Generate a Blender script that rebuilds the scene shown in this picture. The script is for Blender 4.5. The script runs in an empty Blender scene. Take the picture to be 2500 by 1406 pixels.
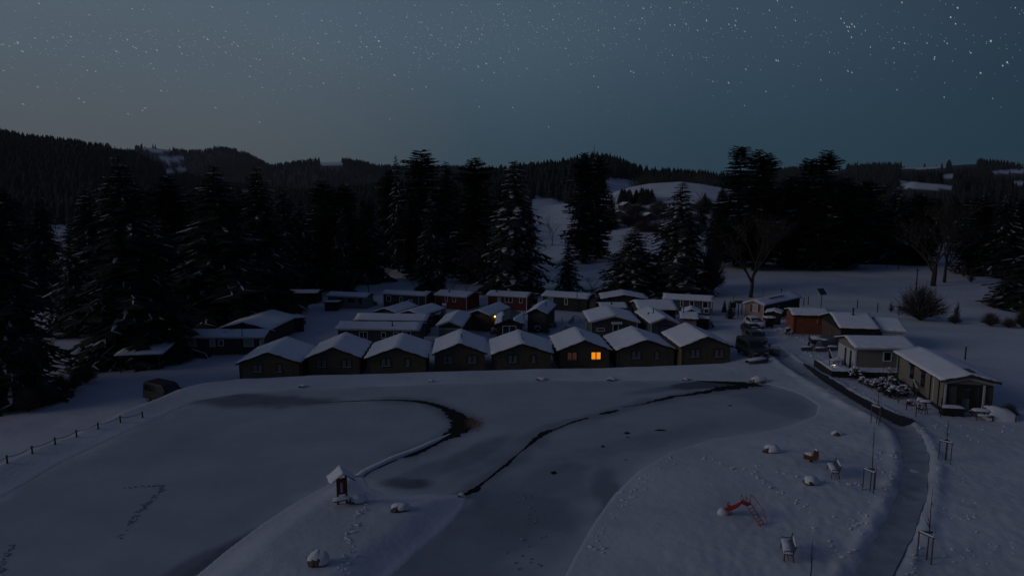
import bpy, math, random
import numpy as np
from mathutils import Vector, Matrix

R = math.radians
SC = bpy.context.scene
COL = SC.collection
rng = random.Random(7)
nrg = np.random.default_rng(11)

# ------------------------------------------------------------------ camera
CAMZ = 20.0
FPX = 1667.0
PITCH = math.atan(233.0 / FPX)
cam_data = bpy.data.cameras.new('camera')
cam_data.sensor_width = 36.0
cam_data.lens = 36.0 * FPX / 2500.0
cam_data.clip_start = 0.5
cam_data.clip_end = 30000
cam = bpy.data.objects.new('camera', cam_data)
cam.location = (0, 0, CAMZ)
cam.rotation_euler = (math.pi / 2 - PITCH, 0, 0)
COL.objects.link(cam)
SC.camera = cam

# ------------------------------------------------------------------ dusk sky
SUN_AZ = R(-102)        # the afterglow stands out of frame, to the left
SUN_EL = R(19)
world = bpy.data.worlds.new('World')
SC.world = world
world.use_nodes = True
nt = world.node_tree
nt.nodes.clear()
N = nt.nodes.new
L = nt.links.new
w_out = N('ShaderNodeOutputWorld')
w_bg = N('ShaderNodeBackground')
w_tc = N('ShaderNodeTexCoord')
w_nrm = N('ShaderNodeVectorMath'); w_nrm.operation = 'NORMALIZE'
L(w_tc.outputs['Generated'], w_nrm.inputs[0])
w_dot = N('ShaderNodeVectorMath'); w_dot.operation = 'DOT_PRODUCT'
w_dot.inputs[1].default_value = (math.sin(R(-50)), math.cos(R(-50)), 0.0)
L(w_nrm.outputs[0], w_dot.inputs[0])
w_sep = N('ShaderNodeSeparateXYZ')
L(w_nrm.outputs[0], w_sep.inputs[0])
w_map = N('ShaderNodeMapRange')
w_map.inputs['From Min'].default_value = -1.0
L(w_dot.outputs['Value'], w_map.inputs['Value'])

def ramp(tree, stops):
    n = tree.nodes.new('ShaderNodeValToRGB')
    n.color_ramp.interpolation = 'EASE' if len(stops) == 2 else 'LINEAR'
    el = n.color_ramp.elements
    while len(el) > 1:
        el.remove(el[-1])
    el[0].position = stops[0][0]; el[0].color = (*stops[0][1], 1)
    for p, c in stops[1:]:
        e = el.new(p); e.color = (*c, 1)
    return n

def srgb(r, g, b):
    f = lambda c: (c / 255 / 12.92) if c / 255 <= 0.04045 else ((c / 255 + 0.055) / 1.055) ** 2.4
    return (f(r), f(g), f(b))

# colours along the direction of the afterglow (1 = towards it), near the horizon and higher up
r_low = ramp(nt, [(0.0, srgb(40, 47, 62)), (0.35, srgb(34, 46, 60)), (0.52, srgb(33, 57, 70)), (0.70, srgb(42, 65, 79)),
                  (0.84, srgb(55, 75, 88)), (0.93, srgb(78, 87, 93)), (1.0, srgb(84, 90, 95))])
r_mid = ramp(nt, [(0.0, srgb(42, 50, 68)), (0.35, srgb(37, 47, 64)), (0.52, srgb(43, 58, 75)), (0.70, srgb(58, 77, 93)),
                  (0.84, srgb(74, 91, 106)), (1.0, srgb(84, 98, 110))])
for rr in (r_low, r_mid):
    L(w_map.outputs['Result'], rr.inputs['Fac'])
w_e1 = N('ShaderNodeMapRange'); w_e1.interpolation_type = 'SMOOTHSTEP'
w_e1.inputs['From Min'].default_value = 0.03; w_e1.inputs['From Max'].default_value = 0.24
L(w_sep.outputs['Z'], w_e1.inputs['Value'])
w_m1 = N('ShaderNodeMix'); w_m1.data_type = 'RGBA'
L(w_e1.outputs['Result'], w_m1.inputs['Factor'])
L(r_low.outputs['Color'], w_m1.inputs[6]); L(r_mid.outputs['Color'], w_m1.inputs[7])
w_e2 = N('ShaderNodeMapRange'); w_e2.interpolation_type = 'SMOOTHERSTEP'
w_e2.inputs['From Min'].default_value = 0.22; w_e2.inputs['From Max'].default_value = 0.95
L(w_sep.outputs['Z'], w_e2.inputs['Value'])
w_m2 = N('ShaderNodeMix'); w_m2.data_type = 'RGBA'
L(w_e2.outputs['Result'], w_m2.inputs['Factor'])
L(w_m1.outputs[2], w_m2.inputs[6]); w_m2.inputs[7].default_value = (*srgb(35, 46, 74), 1)
# soft uneven air glow
w_no = N('ShaderNodeTexNoise'); w_no.inputs['Scale'].default_value = 3.2; w_no.inputs['Detail'].default_value = 3
L(w_nrm.outputs[0], w_no.inputs['Vector'])
w_nm = N('ShaderNodeMapRange'); w_nm.inputs['To Min'].default_value = 0.86; w_nm.inputs['To Max'].default_value = 1.05
L(w_no.outputs['Fac'], w_nm.inputs['Value'])
w_mul = N('ShaderNodeVectorMath'); w_mul.operation = 'SCALE'
L(w_m2.outputs[2], w_mul.inputs[0]); L(w_nm.outputs['Result'], w_mul.inputs['Scale'])
L(w_mul.outputs[0], w_bg.inputs['Color'])
w_bg.inputs['Strength'].default_value = 1.0
L(w_bg.outputs[0], w_out.inputs['Surface'])

sun_data = bpy.data.lights.new('afterglow_sun', 'SUN')
sun_data.energy = 0.35
sun_data.angle = R(26)
sun_data.color = (1.0, 0.92, 0.92)
sun = bpy.data.objects.new('afterglow_sun', sun_data)
sdir = Vector((math.sin(SUN_AZ) * math.cos(SUN_EL), math.cos(SUN_AZ) * math.cos(SUN_EL), math.sin(SUN_EL)))
sun.rotation_euler = sdir.to_track_quat('Z', 'Y').to_euler()
sun.location = sdir * 500
COL.objects.link(sun)

SC.view_settings.view_transform = 'Standard'
SC.view_settings.look = 'None'
SC.view_settings.exposure = 0.0
SC.view_settings.gamma = 1.0
SC.view_settings.use_curve_mapping = False
SC.cycles.use_denoising = True
SC.cycles.max_bounces = 5
SC.cycles.diffuse_bounces = 3
SC.cycles.sample_clamp_indirect = 2.0

# ------------------------------------------------------------------ helpers: rays of the photograph's lens into the place
cP, sP = math.cos(PITCH), math.sin(PITCH)

def ray(px, py):
    u = (px - 1250.0) / FPX
    v = (703.0 - py) / FPX
    return np.array([u, cP + v * sP, -sP + v * cP])

def onz(px, py, z):
    d = ray(px, py)
    t = (z - CAMZ) / d[2]
    return np.array([d[0] * t, d[1] * t, z])

def aty(px, py, Y):
    d = ray(px, py)
    t = Y / d[1]
    return np.array([d[0] * t, Y, CAMZ + d[2] * t])

def proj(x, y, z):
    f = y * cP - (z - CAMZ) * sP
    w = y * sP + (z - CAMZ) * cP
    return 1250 + FPX * x / f, 703 - FPX * w / f

def sstep(a, b, x):
    t = np.clip((x - a) / (b - a), 0, 1)
    return t * t * (3 - 2 * t)

def polyw(pts, z=0.0):
    return np.array([onz(a, b, z)[:2] for a, b in pts])

def seg_dist(X, Y, P, closed=False):
    """distance to a polyline, and the arc parameter of the nearest point"""
    n = len(P)
    best = np.full(X.shape, 1e9); par = np.zeros(X.shape)
    s = 0.0
    for i in range(n if closed else n - 1):
        a = P[i]; b = P[(i + 1) % n]
        dx, dy = b - a
        l2 = dx * dx + dy * dy + 1e-12
        t = np.clip(((X - a[0]) * dx + (Y - a[1]) * dy) / l2, 0, 1)
        d = np.hypot(X - a[0] - t * dx, Y - a[1] - t * dy)
        m = d < best
        best = np.where(m, d, best)
        par = np.where(m, s + t * math.sqrt(l2), par)
        s += math.sqrt(l2)
    return best, par

def inside(X, Y, P):
    r = np.zeros(X.shape, bool)
    n = len(P)
    for i in range(n):
        x1, y1 = P[i]; x2, y2 = P[(i + 1) % n]
        c = (y1 > Y) != (y2 > Y)
        xi = (x2 - x1) * (Y - y1) / (y2 - y1 + 1e-12) + x1
        r ^= c & (X < xi)
    return r

def sdf(X, Y, P):
    d, _ = seg_dist(X, Y, P, True)
    return np.where(inside(X, Y, P), -d, d)

def smooth(pts, n=4):
    """Catmull-Rom through the points"""
    P = [np.array(p, float) for p in pts]
    out = []
    for i in range(len(P) - 1):
        p0 = P[max(i - 1, 0)]; p1 = P[i]; p2 = P[i + 1]; p3 = P[min(i + 2, len(P) - 1)]
        for k in range(n):
            t = k / n
            out.append(0.5 * ((2 * p1) + (-p0 + p2) * t + (2 * p0 - 5 * p1 + 4 * p2 - p3) * t * t + (-p0 + 3 * p1 - 3 * p2 + p3) * t ** 3))
    out.append(P[-1])
    return np.array(out)

def vnoise(x, y, seed=0):
    """cheap smooth value noise in numpy, -1..1"""
    xi = np.floor(x).astype(np.int64); yi = np.floor(y).astype(np.int64)
    fx = x - xi; fy = y - yi
    def h(a, b):
        v = (a * 374761393 + b * 668265263 + seed * 982451653) & 0x7fffffff
        v = (v ^ (v >> 13)) * 1274126177 & 0x7fffffff
        return ((v ^ (v >> 16)) & 0xffff) / 32767.5 - 1
    sx = fx * fx * (3 - 2 * fx); sy = fy * fy * (3 - 2 * fy)
    a = h(xi, yi) * (1 - sx) + h(xi + 1, yi) * sx
    b = h(xi, yi + 1) * (1 - sx) + h(xi + 1, yi + 1) * sx
    return a * (1 - sy) + b * sy

# ------------------------------------------------------------------ materials
MAT = {}

def material(name, color, rough=0.8, bump=None, var=0.0, vscale=4.0, emit=None, estr=0.0, metal=0.0, spec=0.3, coord='Object'):
    """procedural principled material; bump=(kind, scale, strength)"""
    m = bpy.data.materials.new(name)
    m.use_nodes = True
    t = m.node_tree
    b = t.nodes['Principled BSDF']
    b.inputs['Roughness'].default_value = rough
    b.inputs['Metallic'].default_value = metal
    b.inputs['Specular IOR Level'].default_value = spec
    b.inputs['Base Color'].default_value = (*color, 1)
    tc = t.nodes.new('ShaderNodeTexCoord')
    if var > 0:
        no = t.nodes.new('ShaderNodeTexNoise'); no.inputs['Scale'].default_value = vscale; no.inputs['Detail'].default_value = 5
        t.links.new(tc.outputs[coord], no.inputs['Vector'])
        rp = t.nodes.new('ShaderNodeMapRange')
        rp.inputs['From Min'].default_value = 0.3; rp.inputs['From Max'].default_value = 0.7
        rp.inputs['To Min'].default_value = 1 - var; rp.inputs['To Max'].default_value = 1 + var
        t.links.new(no.outputs['Fac'], rp.inputs['Value'])
        mu = t.nodes.new('ShaderNodeVectorMath'); mu.operation = 'SCALE'
        mu.inputs[0].default_value = color
        t.links.new(rp.outputs['Result'], mu.inputs['Scale'])
        t.links.new(mu.outputs[0], b.inputs['Base Color'])
    if bump:
        kind, sc, st = bump
        bm = t.nodes.new('ShaderNodeBump'); bm.inputs['Strength'].default_value = st; bm.inputs['Distance'].default_value = 0.04
        if kind == 'noise':
            tx = t.nodes.new('ShaderNodeTexNoise'); tx.inputs['Scale'].default_value = sc; tx.inputs['Detail'].default_value = 6
            t.links.new(tc.outputs[coord], tx.inputs['Vector'])
            t.links.new(tx.outputs['Fac'], bm.inputs['Height'])
        else:
            tx = t.nodes.new('ShaderNodeTexWave'); tx.wave_type = 'BANDS'; tx.bands_direction = 'Z' if kind == 'boards' else 'X'
            tx.wave_profile = 'SAW'
            tx.inputs['Scale'].default_value = sc; tx.inputs['Distortion'].default_value = 0.15
            t.links.new(tc.outputs[coord], tx.inputs['Vector'])
            t.links.new(tx.outputs['Fac'], bm.inputs['Height'])
        t.links.new(bm.outputs[0], b.inputs['Normal'])
    if emit:
        b.inputs['Emission Color'].default_value = (*emit, 1)
        b.inputs['Emission Strength'].default_value = estr
    MAT[name] = m
    return m

material('roof_snow', (0.80, 0.80, 0.83), 0.75, ('noise', 2.2, 0.25), 0.05, 1.3)
material('loose_snow', (0.74, 0.75, 0.78), 0.8, ('noise', 6, 0.5), 0.05, 3)
material('brown_timber', (0.118, 0.094, 0.064), 0.85, ('boards', 0.9, 0.6), 0.18, 2.0)
material('dark_timber', (0.075, 0.066, 0.055), 0.85, ('boards', 0.9, 0.6), 0.2, 2.0)
material('black_timber', (0.028, 0.026, 0.024), 0.85, ('boards', 0.9, 0.5), 0.2, 2.0)
material('red_timber', (0.17, 0.042, 0.030), 0.8, ('boards', 0.9, 0.6), 0.15, 2.0)
material('log_timber', (0.26, 0.085, 0.045), 0.75, ('boards', 0.55, 1.0), 0.18, 2.0)
material('green_timber', (0.035, 0.042, 0.036), 0.85, ('boards', 0.9, 0.6), 0.2, 2.0)
material('slate_timber', (0.085, 0.093, 0.105), 0.8, ('boards', 0.9, 0.6), 0.12, 2.0)
material('grey_timber', (0.095, 0.088, 0.082), 0.8, ('boards', 0.9, 0.6), 0.12, 2.0)
material('upright_timber', (0.10, 0.075, 0.055), 0.8, ('uprights', 1.1, 0.9), 0.15, 2.0)
material('beige_render', (0.225, 0.195, 0.16), 0.9, ('noise', 9, 0.2), 0.06, 1.0)
material('tan_cladding', (0.36, 0.235, 0.195), 0.85, ('boards', 0.9, 0.5), 0.08, 1.0)
material('pale_cladding', (0.20, 0.21, 0.19), 0.7, ('boards', 0.9, 0.4), 0.1, 1.0)
material('white_paint', (0.72, 0.72, 0.72), 0.6, None, 0.06, 4)
material('dull_white', (0.46, 0.47, 0.48), 0.7, None, 0.08, 4)
material('dark_frame', (0.022, 0.017, 0.013), 0.7, None, 0.15, 5)
material('dark_metal', (0.03, 0.032, 0.036), 0.5, None, 0.15, 5, metal=0.3)
material('roof_sheet', (0.055, 0.065, 0.078), 0.55, ('uprights', 1.3, 0.5), 0.15, 3)
material('night_glass', (0.014, 0.016, 0.02), 0.12, None, spec=0.6)
material('pale_blind', (0.34, 0.34, 0.35), 0.8, ('uprights', 3, 0.5), 0.12, 8)
material('grey_curtain', (0.135, 0.14, 0.15), 0.85, ('uprights', 4, 0.8), 0.3, 3)
material('glazing_sheet', (0.16, 0.19, 0.20), 0.2, None, 0.1, 2, spec=0.5)
material('lit_curtain', (0.6, 0.3, 0.05), 0.9, None, emit=(1.0, 0.30, 0.012), estr=0.86)
material('dim_curtain', (0.3, 0.14, 0.09), 0.9, ('uprights', 4, 0.8), 0.2, 3, emit=(0.5, 0.16, 0.09), estr=0.05)
material('warm_bulb', (0.9, 0.7, 0.4), 0.5, emit=(1.0, 0.52, 0.14), estr=5.0)
material('white_bulb', (0.9, 0.9, 0.8), 0.5, emit=(1.0, 0.93, 0.76), estr=1.0)
material('asphalt', (0.030, 0.030, 0.032), 0.85, ('noise', 20, 0.5), 0.25, 3)
material('path_snow', (0.31, 0.325, 0.365), 0.85, ('noise', 5, 0.6), 0.20, 0.9)
material('open_water', (0.007, 0.007, 0.006), 0.4, ('noise', 3, 0.1), spec=0.02)
material('bark', (0.045, 0.036, 0.028), 0.9, ('noise', 9, 0.8), 0.3, 4)
material('pale_bark', (0.075, 0.064, 0.052), 0.9, ('noise', 9, 0.8), 0.3, 4)
material('needles', (0.028, 0.035, 0.028), 0.9, None, 0.4, 0.6, spec=0.1)
material('deep_needles', (0.012, 0.015, 0.0115), 0.9, None, 0.4, 0.6, spec=0.1)
material('twig_bark', (0.085, 0.07, 0.06), 0.9, None, 0.3, 3)
material('dry_reed', (0.34, 0.24, 0.17), 0.9, None, 0.3, 3)
material('stone', (0.12, 0.095, 0.075), 0.9, ('noise', 5, 0.9), 0.35, 3)
material('stake_wood', (0.11, 0.095, 0.075), 0.85, None, 0.2, 4)
material('rope', (0.05, 0.047, 0.042), 0.9)
material('rail_wood', (0.062, 0.05, 0.04), 0.85, None, 0.2, 4)
material('slide_red', (0.36, 0.026, 0.026), 0.45, None, 0.15, 3)
material('rider_orange', (0.34, 0.12, 0.04), 0.6, None, 0.2, 4)
material('rider_brown', (0.13, 0.065, 0.03), 0.6, None, 0.2, 4)
material('bench_iron', (0.022, 0.026, 0.030), 0.5)
material('bench_wood', (0.085, 0.09, 0.09), 0.8, None, 0.2, 4)
material('shrine_red', (0.26, 0.07, 0.035), 0.8, ('uprights', 2.0, 0.5), 0.2, 4)
material('shrine_wood', (0.13, 0.065, 0.04), 0.85, None, 0.2, 4)
material('car_white', (0.45, 0.46, 0.48), 0.35, None, 0.05, 2, spec=0.5)
material('car_dark', (0.035, 0.037, 0.042), 0.35, None, 0.05, 2, spec=0.5)
material('car_bronze', (0.085, 0.075, 0.068), 0.35, None, 0.05, 2, spec=0.5)
material('van_green', (0.035, 0.05, 0.052), 0.5, None, 0.05, 2, spec=0.3)
material('van_black', (0.010, 0.010, 0.010), 0.6, None, 0.05, 2, spec=0.5)
material('tyre', (0.012, 0.012, 0.012), 0.9)
material('rim_metal', (0.2, 0.2, 0.21), 0.4, metal=0.6)
material('lamp_glass', (0.35, 0.34, 0.32), 0.2)
material('tail_glass', (0.12, 0.012, 0.01), 0.3)
material('tarpaulin', (0.085, 0.085, 0.10), 0.7, ('noise', 3, 0.6), 0.1, 2)
material('solar_glass', (0.03, 0.035, 0.045), 0.2, spec=0.5)
material('star_light', (0, 0, 0), 1.0, emit=(0.80, 0.93, 1.0), estr=0.36)
material('star_faint', (0, 0, 0), 1.0, emit=(0.70, 0.90, 1.0), estr=0.26)

# ------------------------------------------------------------------ mesh building
class MB:
    def __init__(s):
        s.v = []; s.f = []; s.mi = []
    def quad(s, a, b, c, d, m=0):
        i = len(s.v); s.v += [tuple(a), tuple(b), tuple(c), tuple(d)]; s.f.append((i, i + 1, i + 2, i + 3)); s.mi.append(m)
    def tri(s, a, b, c, m=0):
        i = len(s.v); s.v += [tuple(a), tuple(b), tuple(c)]; s.f.append((i, i + 1, i + 2)); s.mi.append(m)
    def box(s, c, d, rz=0.0, m=0, rx=0.0, taper=1.0):
        cx, cy, cz = c; hx, hy, hz = d[0] / 2, d[1] / 2, d[2] / 2
        i = len(s.v)
        M = Matrix.Rotation(rz, 3, 'Z') @ Matrix.Rotation(rx, 3, 'X')
        for z in (-hz, hz):
            k = taper if z > 0 else 1.0
            for x, y in ((-hx, -hy), (hx, -hy), (hx, hy), (-hx, hy)):
                p = M @ Vector((x * k, y * k, z))
                s.v.append((cx + p.x, cy + p.y, cz + p.z))
        for f in ((3, 2, 1, 0), (4, 5, 6, 7), (0, 1, 5, 4), (1, 2, 6, 5), (2, 3, 7, 6), (3, 0, 4, 7)):
            s.f.append(tuple(i + k for k in f)); s.mi.append(m)
    def tube(s, pts, rad, n=5, m=0, cap=True):
        pts = [Vector(p) for p in pts]
        rad = rad if hasattr(rad, '__len__') else [rad] * len(pts)
        base = len(s.v)
        for k, p in enumerate(pts):
            t = (pts[min(k + 1, len(pts) - 1)] - pts[max(k - 1, 0)])
            if t.length < 1e-9: t = Vector((0, 0, 1))
            t.normalize()
            a = t.cross(Vector((0, 0, 1)) if abs(t.z) < 0.9 else Vector((1, 0, 0))).normalized()
            b = t.cross(a)
            for j in range(n):
                an = 2 * math.pi * j / n
                q = p + (a * math.cos(an) + b * math.sin(an)) * rad[k]
                s.v.append((q.x, q.y, q.z))
        for k in range(len(pts) - 1):
            for j in range(n):
                a0 = base + k * n + j; a1 = base + k * n + (j + 1) % n
                s.f.append((a0, a1, a1 + n, a0 + n)); s.mi.append(m)
        if cap:
            s.f.append(tuple(base + j for j in range(n))[::-1]); s.mi.append(m)
            e = base + (len(pts) - 1) * n
            s.f.append(tuple(e + j for j in range(n))); s.mi.append(m)
    def prism(s, prof, y0, y1, m=0):
        """closed profile in (x, z) run from y0 to y1"""
        i = len(s.v); n = len(prof)
        s.v += [(x, y0, z) for x, z in prof] + [(x, y1, z) for x, z in prof]
        s.f.append(tuple(i + k for k in range(n))); s.mi.append(m)
        s.f.append(tuple(i + n + k for k in range(n))[::-1]); s.mi.append(m)
        for k in range(n):
            a = i + k; b = i + (k + 1) % n
            s.f.append((b, a, a + n, b + n)); s.mi.append(m)
    def grid(s, fn, nu, nv, m=0):
        i = len(s.v)
        for b in range(nv + 1):
            for a in range(nu + 1):
                s.v.append(tuple(fn(a / nu, b / nv)))
        for b in range(nv):
            for a in range(nu):
                k = i + b * (nu + 1) + a
                s.f.append((k, k + 1, k + nu + 2, k + nu + 1)); s.mi.append(m)
    def lump(s, c, r, seed=0, nu=9, nv=5, m=0, rough=0.2, flat=0.0):
        """uneven rounded mound or stone"""
        rr = random.Random(seed)
        i = len(s.v)
        ph = [rr.uniform(0, 6.28) for _ in range(4)]
        for b in range(nv + 1):
            th = math.pi * b / nv
            for a in range(nu):
                an = 2 * math.pi * a / nu
                k = 1 + rough * (math.sin(2 * an + ph[0]) * math.sin(th) * .6 + math.sin(3 * an + 2 * th + ph[1]) * .5 + rr.uniform(-.5, .5) * math.sin(th))
                z = math.cos(th) * k
                if z < -0.3: z = -0.3 + (z + .3) * .3
                s.v.append((c[0] + r[0] * k * math.sin(th) * math.cos(an), c[1] + r[1] * k * math.sin(th) * math.sin(an), c[2] + r[2] * z))
        for b in range(nv):
            for a in range(nu):
                p = i + b * nu + a; q = i + b * nu + (a + 1) % nu
                s.f.append((p, p + nu, q + nu, q)); s.mi.append(m)
    def mesh(s, name, mats, smooth_=False):
        me = bpy.data.meshes.new(name)
        me.from_pydata(s.v, [], s.f)
        for k in (mats if isinstance(mats, (list, tuple)) else [mats]):
            me.materials.append(MAT[k])
        if any(s.mi):
            me.polygons.foreach_set('material_index', s.mi)
        if smooth_:
            me.polygons.foreach_set('use_smooth', [True] * len(s.f))
        me.update()
        return me
    def obj(s, name, mats, parent=None, smooth_=False):
        o = bpy.data.objects.new(name, s.mesh(name, mats, smooth_))
        COL.objects.link(o)
        if parent is not None: o.parent = parent
        return o

def link(name, me, parent=None, loc=None, rot=None, scale=None):
    o = bpy.data.objects.new(name, me)
    COL.objects.link(o)
    if parent is not None: o.parent = parent
    if loc is not None: o.location = loc
    if rot is not None: o.rotation_euler = rot
    if scale is not None: o.scale = scale
    return o

def tag(o, label=None, cat=None, group=None, kind=None):
    if label: o['label'] = label
    if cat: o['category'] = cat
    if group: o['group'] = group
    if kind: o['kind'] = kind
    return o

def thing(name, label, cat, loc=(0, 0, 0), rz=0.0, group=None):
    o = bpy.data.objects.new(name, None)
    o.empty_display_size = 0.3
    COL.objects.link(o)
    o.location = tuple(float(c) for c in loc); o.rotation_euler = (0, 0, float(rz))
    return tag(o, label, cat, group)

def copy_tree(root, loc, rz, label, scale=None, group=None):
    r = root.copy(); COL.objects.link(r)
    r.location = tuple(float(c) for c in loc); r.rotation_euler = (0, 0, rz)
    if scale is not None: r.scale = scale
    r['label'] = label
    if group: r['group'] = group
    for ch in list(root.children):
        c = ch.copy(); COL.objects.link(c); c.parent = r
        for g in list(ch.children):
            d = g.copy(); COL.objects.link(d); d.parent = c
    return r
# ------------------------------------------------------------------ terrain
# shore of the frozen pond, read from the photograph onto the ice level
ICE_OUT = polyw([(-500, 1420), (-250, 1300), (0, 1215), (150, 1128), (330, 1043), (480, 978), (620, 955), (760, 949), (1000, 940), (1320, 929), (1490, 929),
                 (1680, 928), (1850, 932), (1905, 945), (1960, 964), (2000, 990), (1992, 1014), (1930, 1040), (1850, 1058), (1750, 1070), (1640, 1102),
                 (1560, 1150), (1500, 1208), (1450, 1280), (1405, 1360), (1370, 1430), (1300, 1600), (700, 1680), (-200, 1680), (-700, 1600)])
PENIN = polyw([(330, 1530), (480, 1406), (560, 1340), (640, 1280), (720, 1228), (800, 1184), (848, 1158), (884, 1160), (898, 1190), (935, 1206), (990, 1211),
               (1060, 1206), (1138, 1209), (1132, 1236), (1085, 1290), (1010, 1352), (952, 1406), (860, 1500), (720, 1600), (450, 1640)])
CREST = polyw([(-700, 1480), (-300, 1265), (-120, 1182), (0, 1128), (100, 1084), (200, 1046), (320, 993), (440, 946), (500, 931), (580, 921), (740, 913), (900, 908), (1200, 899), (1500, 893),
               (1790, 886), (1850, 880)], 0.6)
BEHIND = np.vstack([CREST, [[34, 84], [36, 110], [40, 240], [-400, 240], [-400, 20]]])
PATH = smooth([onz(a, b, 0.3)[:2] for a, b in [(1880, 845), (1905, 872), (1960, 908), (2040, 952), (2120, 998), (2190, 1040), (2224, 1080), (2236, 1130), (2228, 1200), (2200, 1280),
                                              (2163, 1350), (2125, 1420), (2080, 1500), (2000, 1650)]], 5)

# far ridges: (distance of the crest, width in front, width behind, crest line in photo pixels, trees on top)
RIDGES = [
    (1050, 620, 500, [(-900, 300), (-400, 290), (-150, 296), (0, 313), (60, 330), (130, 342), (200, 347), (250, 356), (300, 365), (360, 378), (400, 396), (450, 418), (520, 440), (640, 458), (760, 470)], 11),
    (2300, 700, 700, [(100, 420), (200, 380), (250, 358), (285, 351), (330, 357), (350, 359), (395, 353), (440, 358), (470, 366), (500, 367), (523, 367), (550, 359), (590, 361), (620, 371), (650, 386), (680, 403), (740, 440), (800, 480)], 11),
    (1900, 700, 700, [(560, 450), (640, 412), (680, 403), (740, 394), (780, 389), (850, 386), (900, 394), (930, 403), (1000, 406), (1100, 404), (1200, 410), (1300, 425), (1400, 470)], 11),
    (760, 330, 400, [(1080, 440), (1150, 424), (1220, 414), (1280, 408), (1330, 404), (1380, 396), (1440, 383), (1475, 384), (1520, 402), (1560, 417), (1640, 423), (1700, 427), (1760, 432), (1850, 450), (1950, 480)], 10),
    (470, 190, 200, [(1440, 490), (1500, 466), (1540, 455), (1580, 448), (1650, 444), (1700, 450), (1760, 461), (1850, 480)], 0),
    (1800, 800, 800, [(1500, 470), (1700, 440), (1880, 412), (1950, 407), (2000, 404), (2100, 400), (2200, 399), (2280, 394), (2340, 390), (2380, 392), (2430, 399), (2500, 404), (2700, 410), (3100, 420)], 11),
    (620, 260, 300, [(2050, 500), (2150, 462), (2200, 443), (2260, 447), (2330, 456), (2420, 462), (2500, 470), (2800, 470), (3200, 480)], 0),
    (520, 200, 200, [(1180, 540), (1240, 500), (1300, 484), (1345, 490), (1400, 505), (1450, 540)], 0),
]

def ridge_h(D, prof, px, trees):
    xs = np.array([p[0] for p in prof], float)
    ys = np.array([p[1] for p in prof], float)
    z = []
    for a, b in prof:
        d = ray(a, b)
        z.append(CAMZ + D * d[2] / math.hypot(d[0], d[1]) - trees)
    z = np.array(z)
    e = 500.0
    xs = np.concatenate([[xs[0] - e], xs, [xs[-1] + e]])
    z = np.concatenate([[z[0] * .5 - 10], z, [z[-1] * .5 - 10]])
    return np.interp(px, xs, z)

def far_h(X, Y):
    r = np.hypot(X, Y)
    az = np.arctan2(X, np.maximum(Y, 1e-6))
    az = np.where(Y <= 0, np.sign(X) * 1.5, az)
    az = np.clip(az, -1.35, 1.35)
    px = 1250 + FPX * np.tan(az) * cP * 0.992
    h = np.full(X.shape, -50.0)
    for D, wf, wb, prof, tr in RIDGES:
        c = ridge_h(D, prof, px, tr)
        k = np.where(r < D, sstep(D - wf, D, r), 1 - 0.75 * sstep(D, D + wb, r))
        hh = -2.0 + (c + 2.0) * k
        h = np.maximum(h, np.where(r > D - wf, hh, -50))
    front = sstep(60.0, 90.0, Y)
    behind_hills = 40 * sstep(500, 1800, r) * (1 - front)
    return np.maximum(h * front + -50 * (1 - front), behind_hills - 2.5 + 0 * r)

def H(X, Y, detail=True):
    X = np.asarray(X, float); Y = np.asarray(Y, float)
    r = np.hypot(X, Y)
    # village and meadow level
    right = sstep(17, 31, X) * (1 - 0.65 * sstep(92, 120, Y))
    zv = -1.25 + 1.6 * right
    leftlow = sstep(-22, -60, X)
    zv = zv - 0.9 * leftlow
    zv = zv + 0.9 * sstep(38, 70, X) * sstep(110, 150, Y) + 1.4 * sstep(75, 140, X) * sstep(100, 190, Y)
    zv = np.where(r > 150, zv + 0.35 * vnoise(X / 60, Y / 60, 4) * sstep(150, 220, r), zv)
    near = (r < 140) & (Y > 5)
    h = zv.copy()
    if near.any():
        x = X[near]; y = Y[near]
        di = np.maximum(sdf(x, y, ICE_OUT), -sdf(x, y, PENIN))      # < 0 on the ice
        land = 0.03 + 0.40 * sstep(-0.5, 6.5, di) + 0.05 * vnoise(x / 5, y / 5, 1) * sstep(0, 3, di)
        pen = -sdf(x, y, PENIN)
        land = np.where(pen > -0.5, 0.05 + 0.50 * sstep(0, 2.6, pen), land)
        land = np.where(di < 0, np.maximum(-0.5, 0.03 + 0.45 * di), land)
        db = sdf(x, y, BEHIND)                                        # < 0 behind the dam
        k = sstep(0.0, 3.4, -db)
        crest = 0.05 * np.exp(-(db / 1.6) ** 2)
        g = (land + crest) * (1 - k) + zv[near] * k
        # right hand park blends to the garden level
        kr = sstep(96, 80, y)
        g = np.where(x > 30, g * kr + zv[near] * (1 - kr), g)
        # ploughed path
        dp, tp = seg_dist(x, y, PATH)
        inpath = sstep(1.08, 0.62, dp)
        ridge_ = 0.20 * np.exp(-((dp - 1.38) / 0.42) ** 2) * (0.8 + 0.5 * vnoise(x * 1.4, y * 1.4, 9))
        lvl = 0.32
        g = np.where(dp < 1.3, g * (1 - inpath) + lvl * inpath, g) + np.where(di > 0, ridge_, 0) * sstep(88, 80, y)
        if detail:
            soft = sstep(0.2, 1.5, di)
            g = g + soft * (0.05 * vnoise(x / 2.6, y / 1.5, 2) + 0.014 * vnoise(x / .55, y / .55, 3)) * sstep(90, 70, y)
            tr = soft * sstep(6, 2, np.abs(dp - 5.0)) * sstep(86, 78, y)
            g = g + tr * 0.035 * vnoise(x / .33, y / .33, 5)
        h[near] = g
    fh = far_h(X, Y)
    kf = sstep(150, 230, r)
    return np.where(fh > -40, np.maximum(h, h * (1 - kf) + np.maximum(fh, h) * kf), h)

def Hs(x, y):
    return float(H(np.array([x]), np.array([y]), False)[0])

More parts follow.
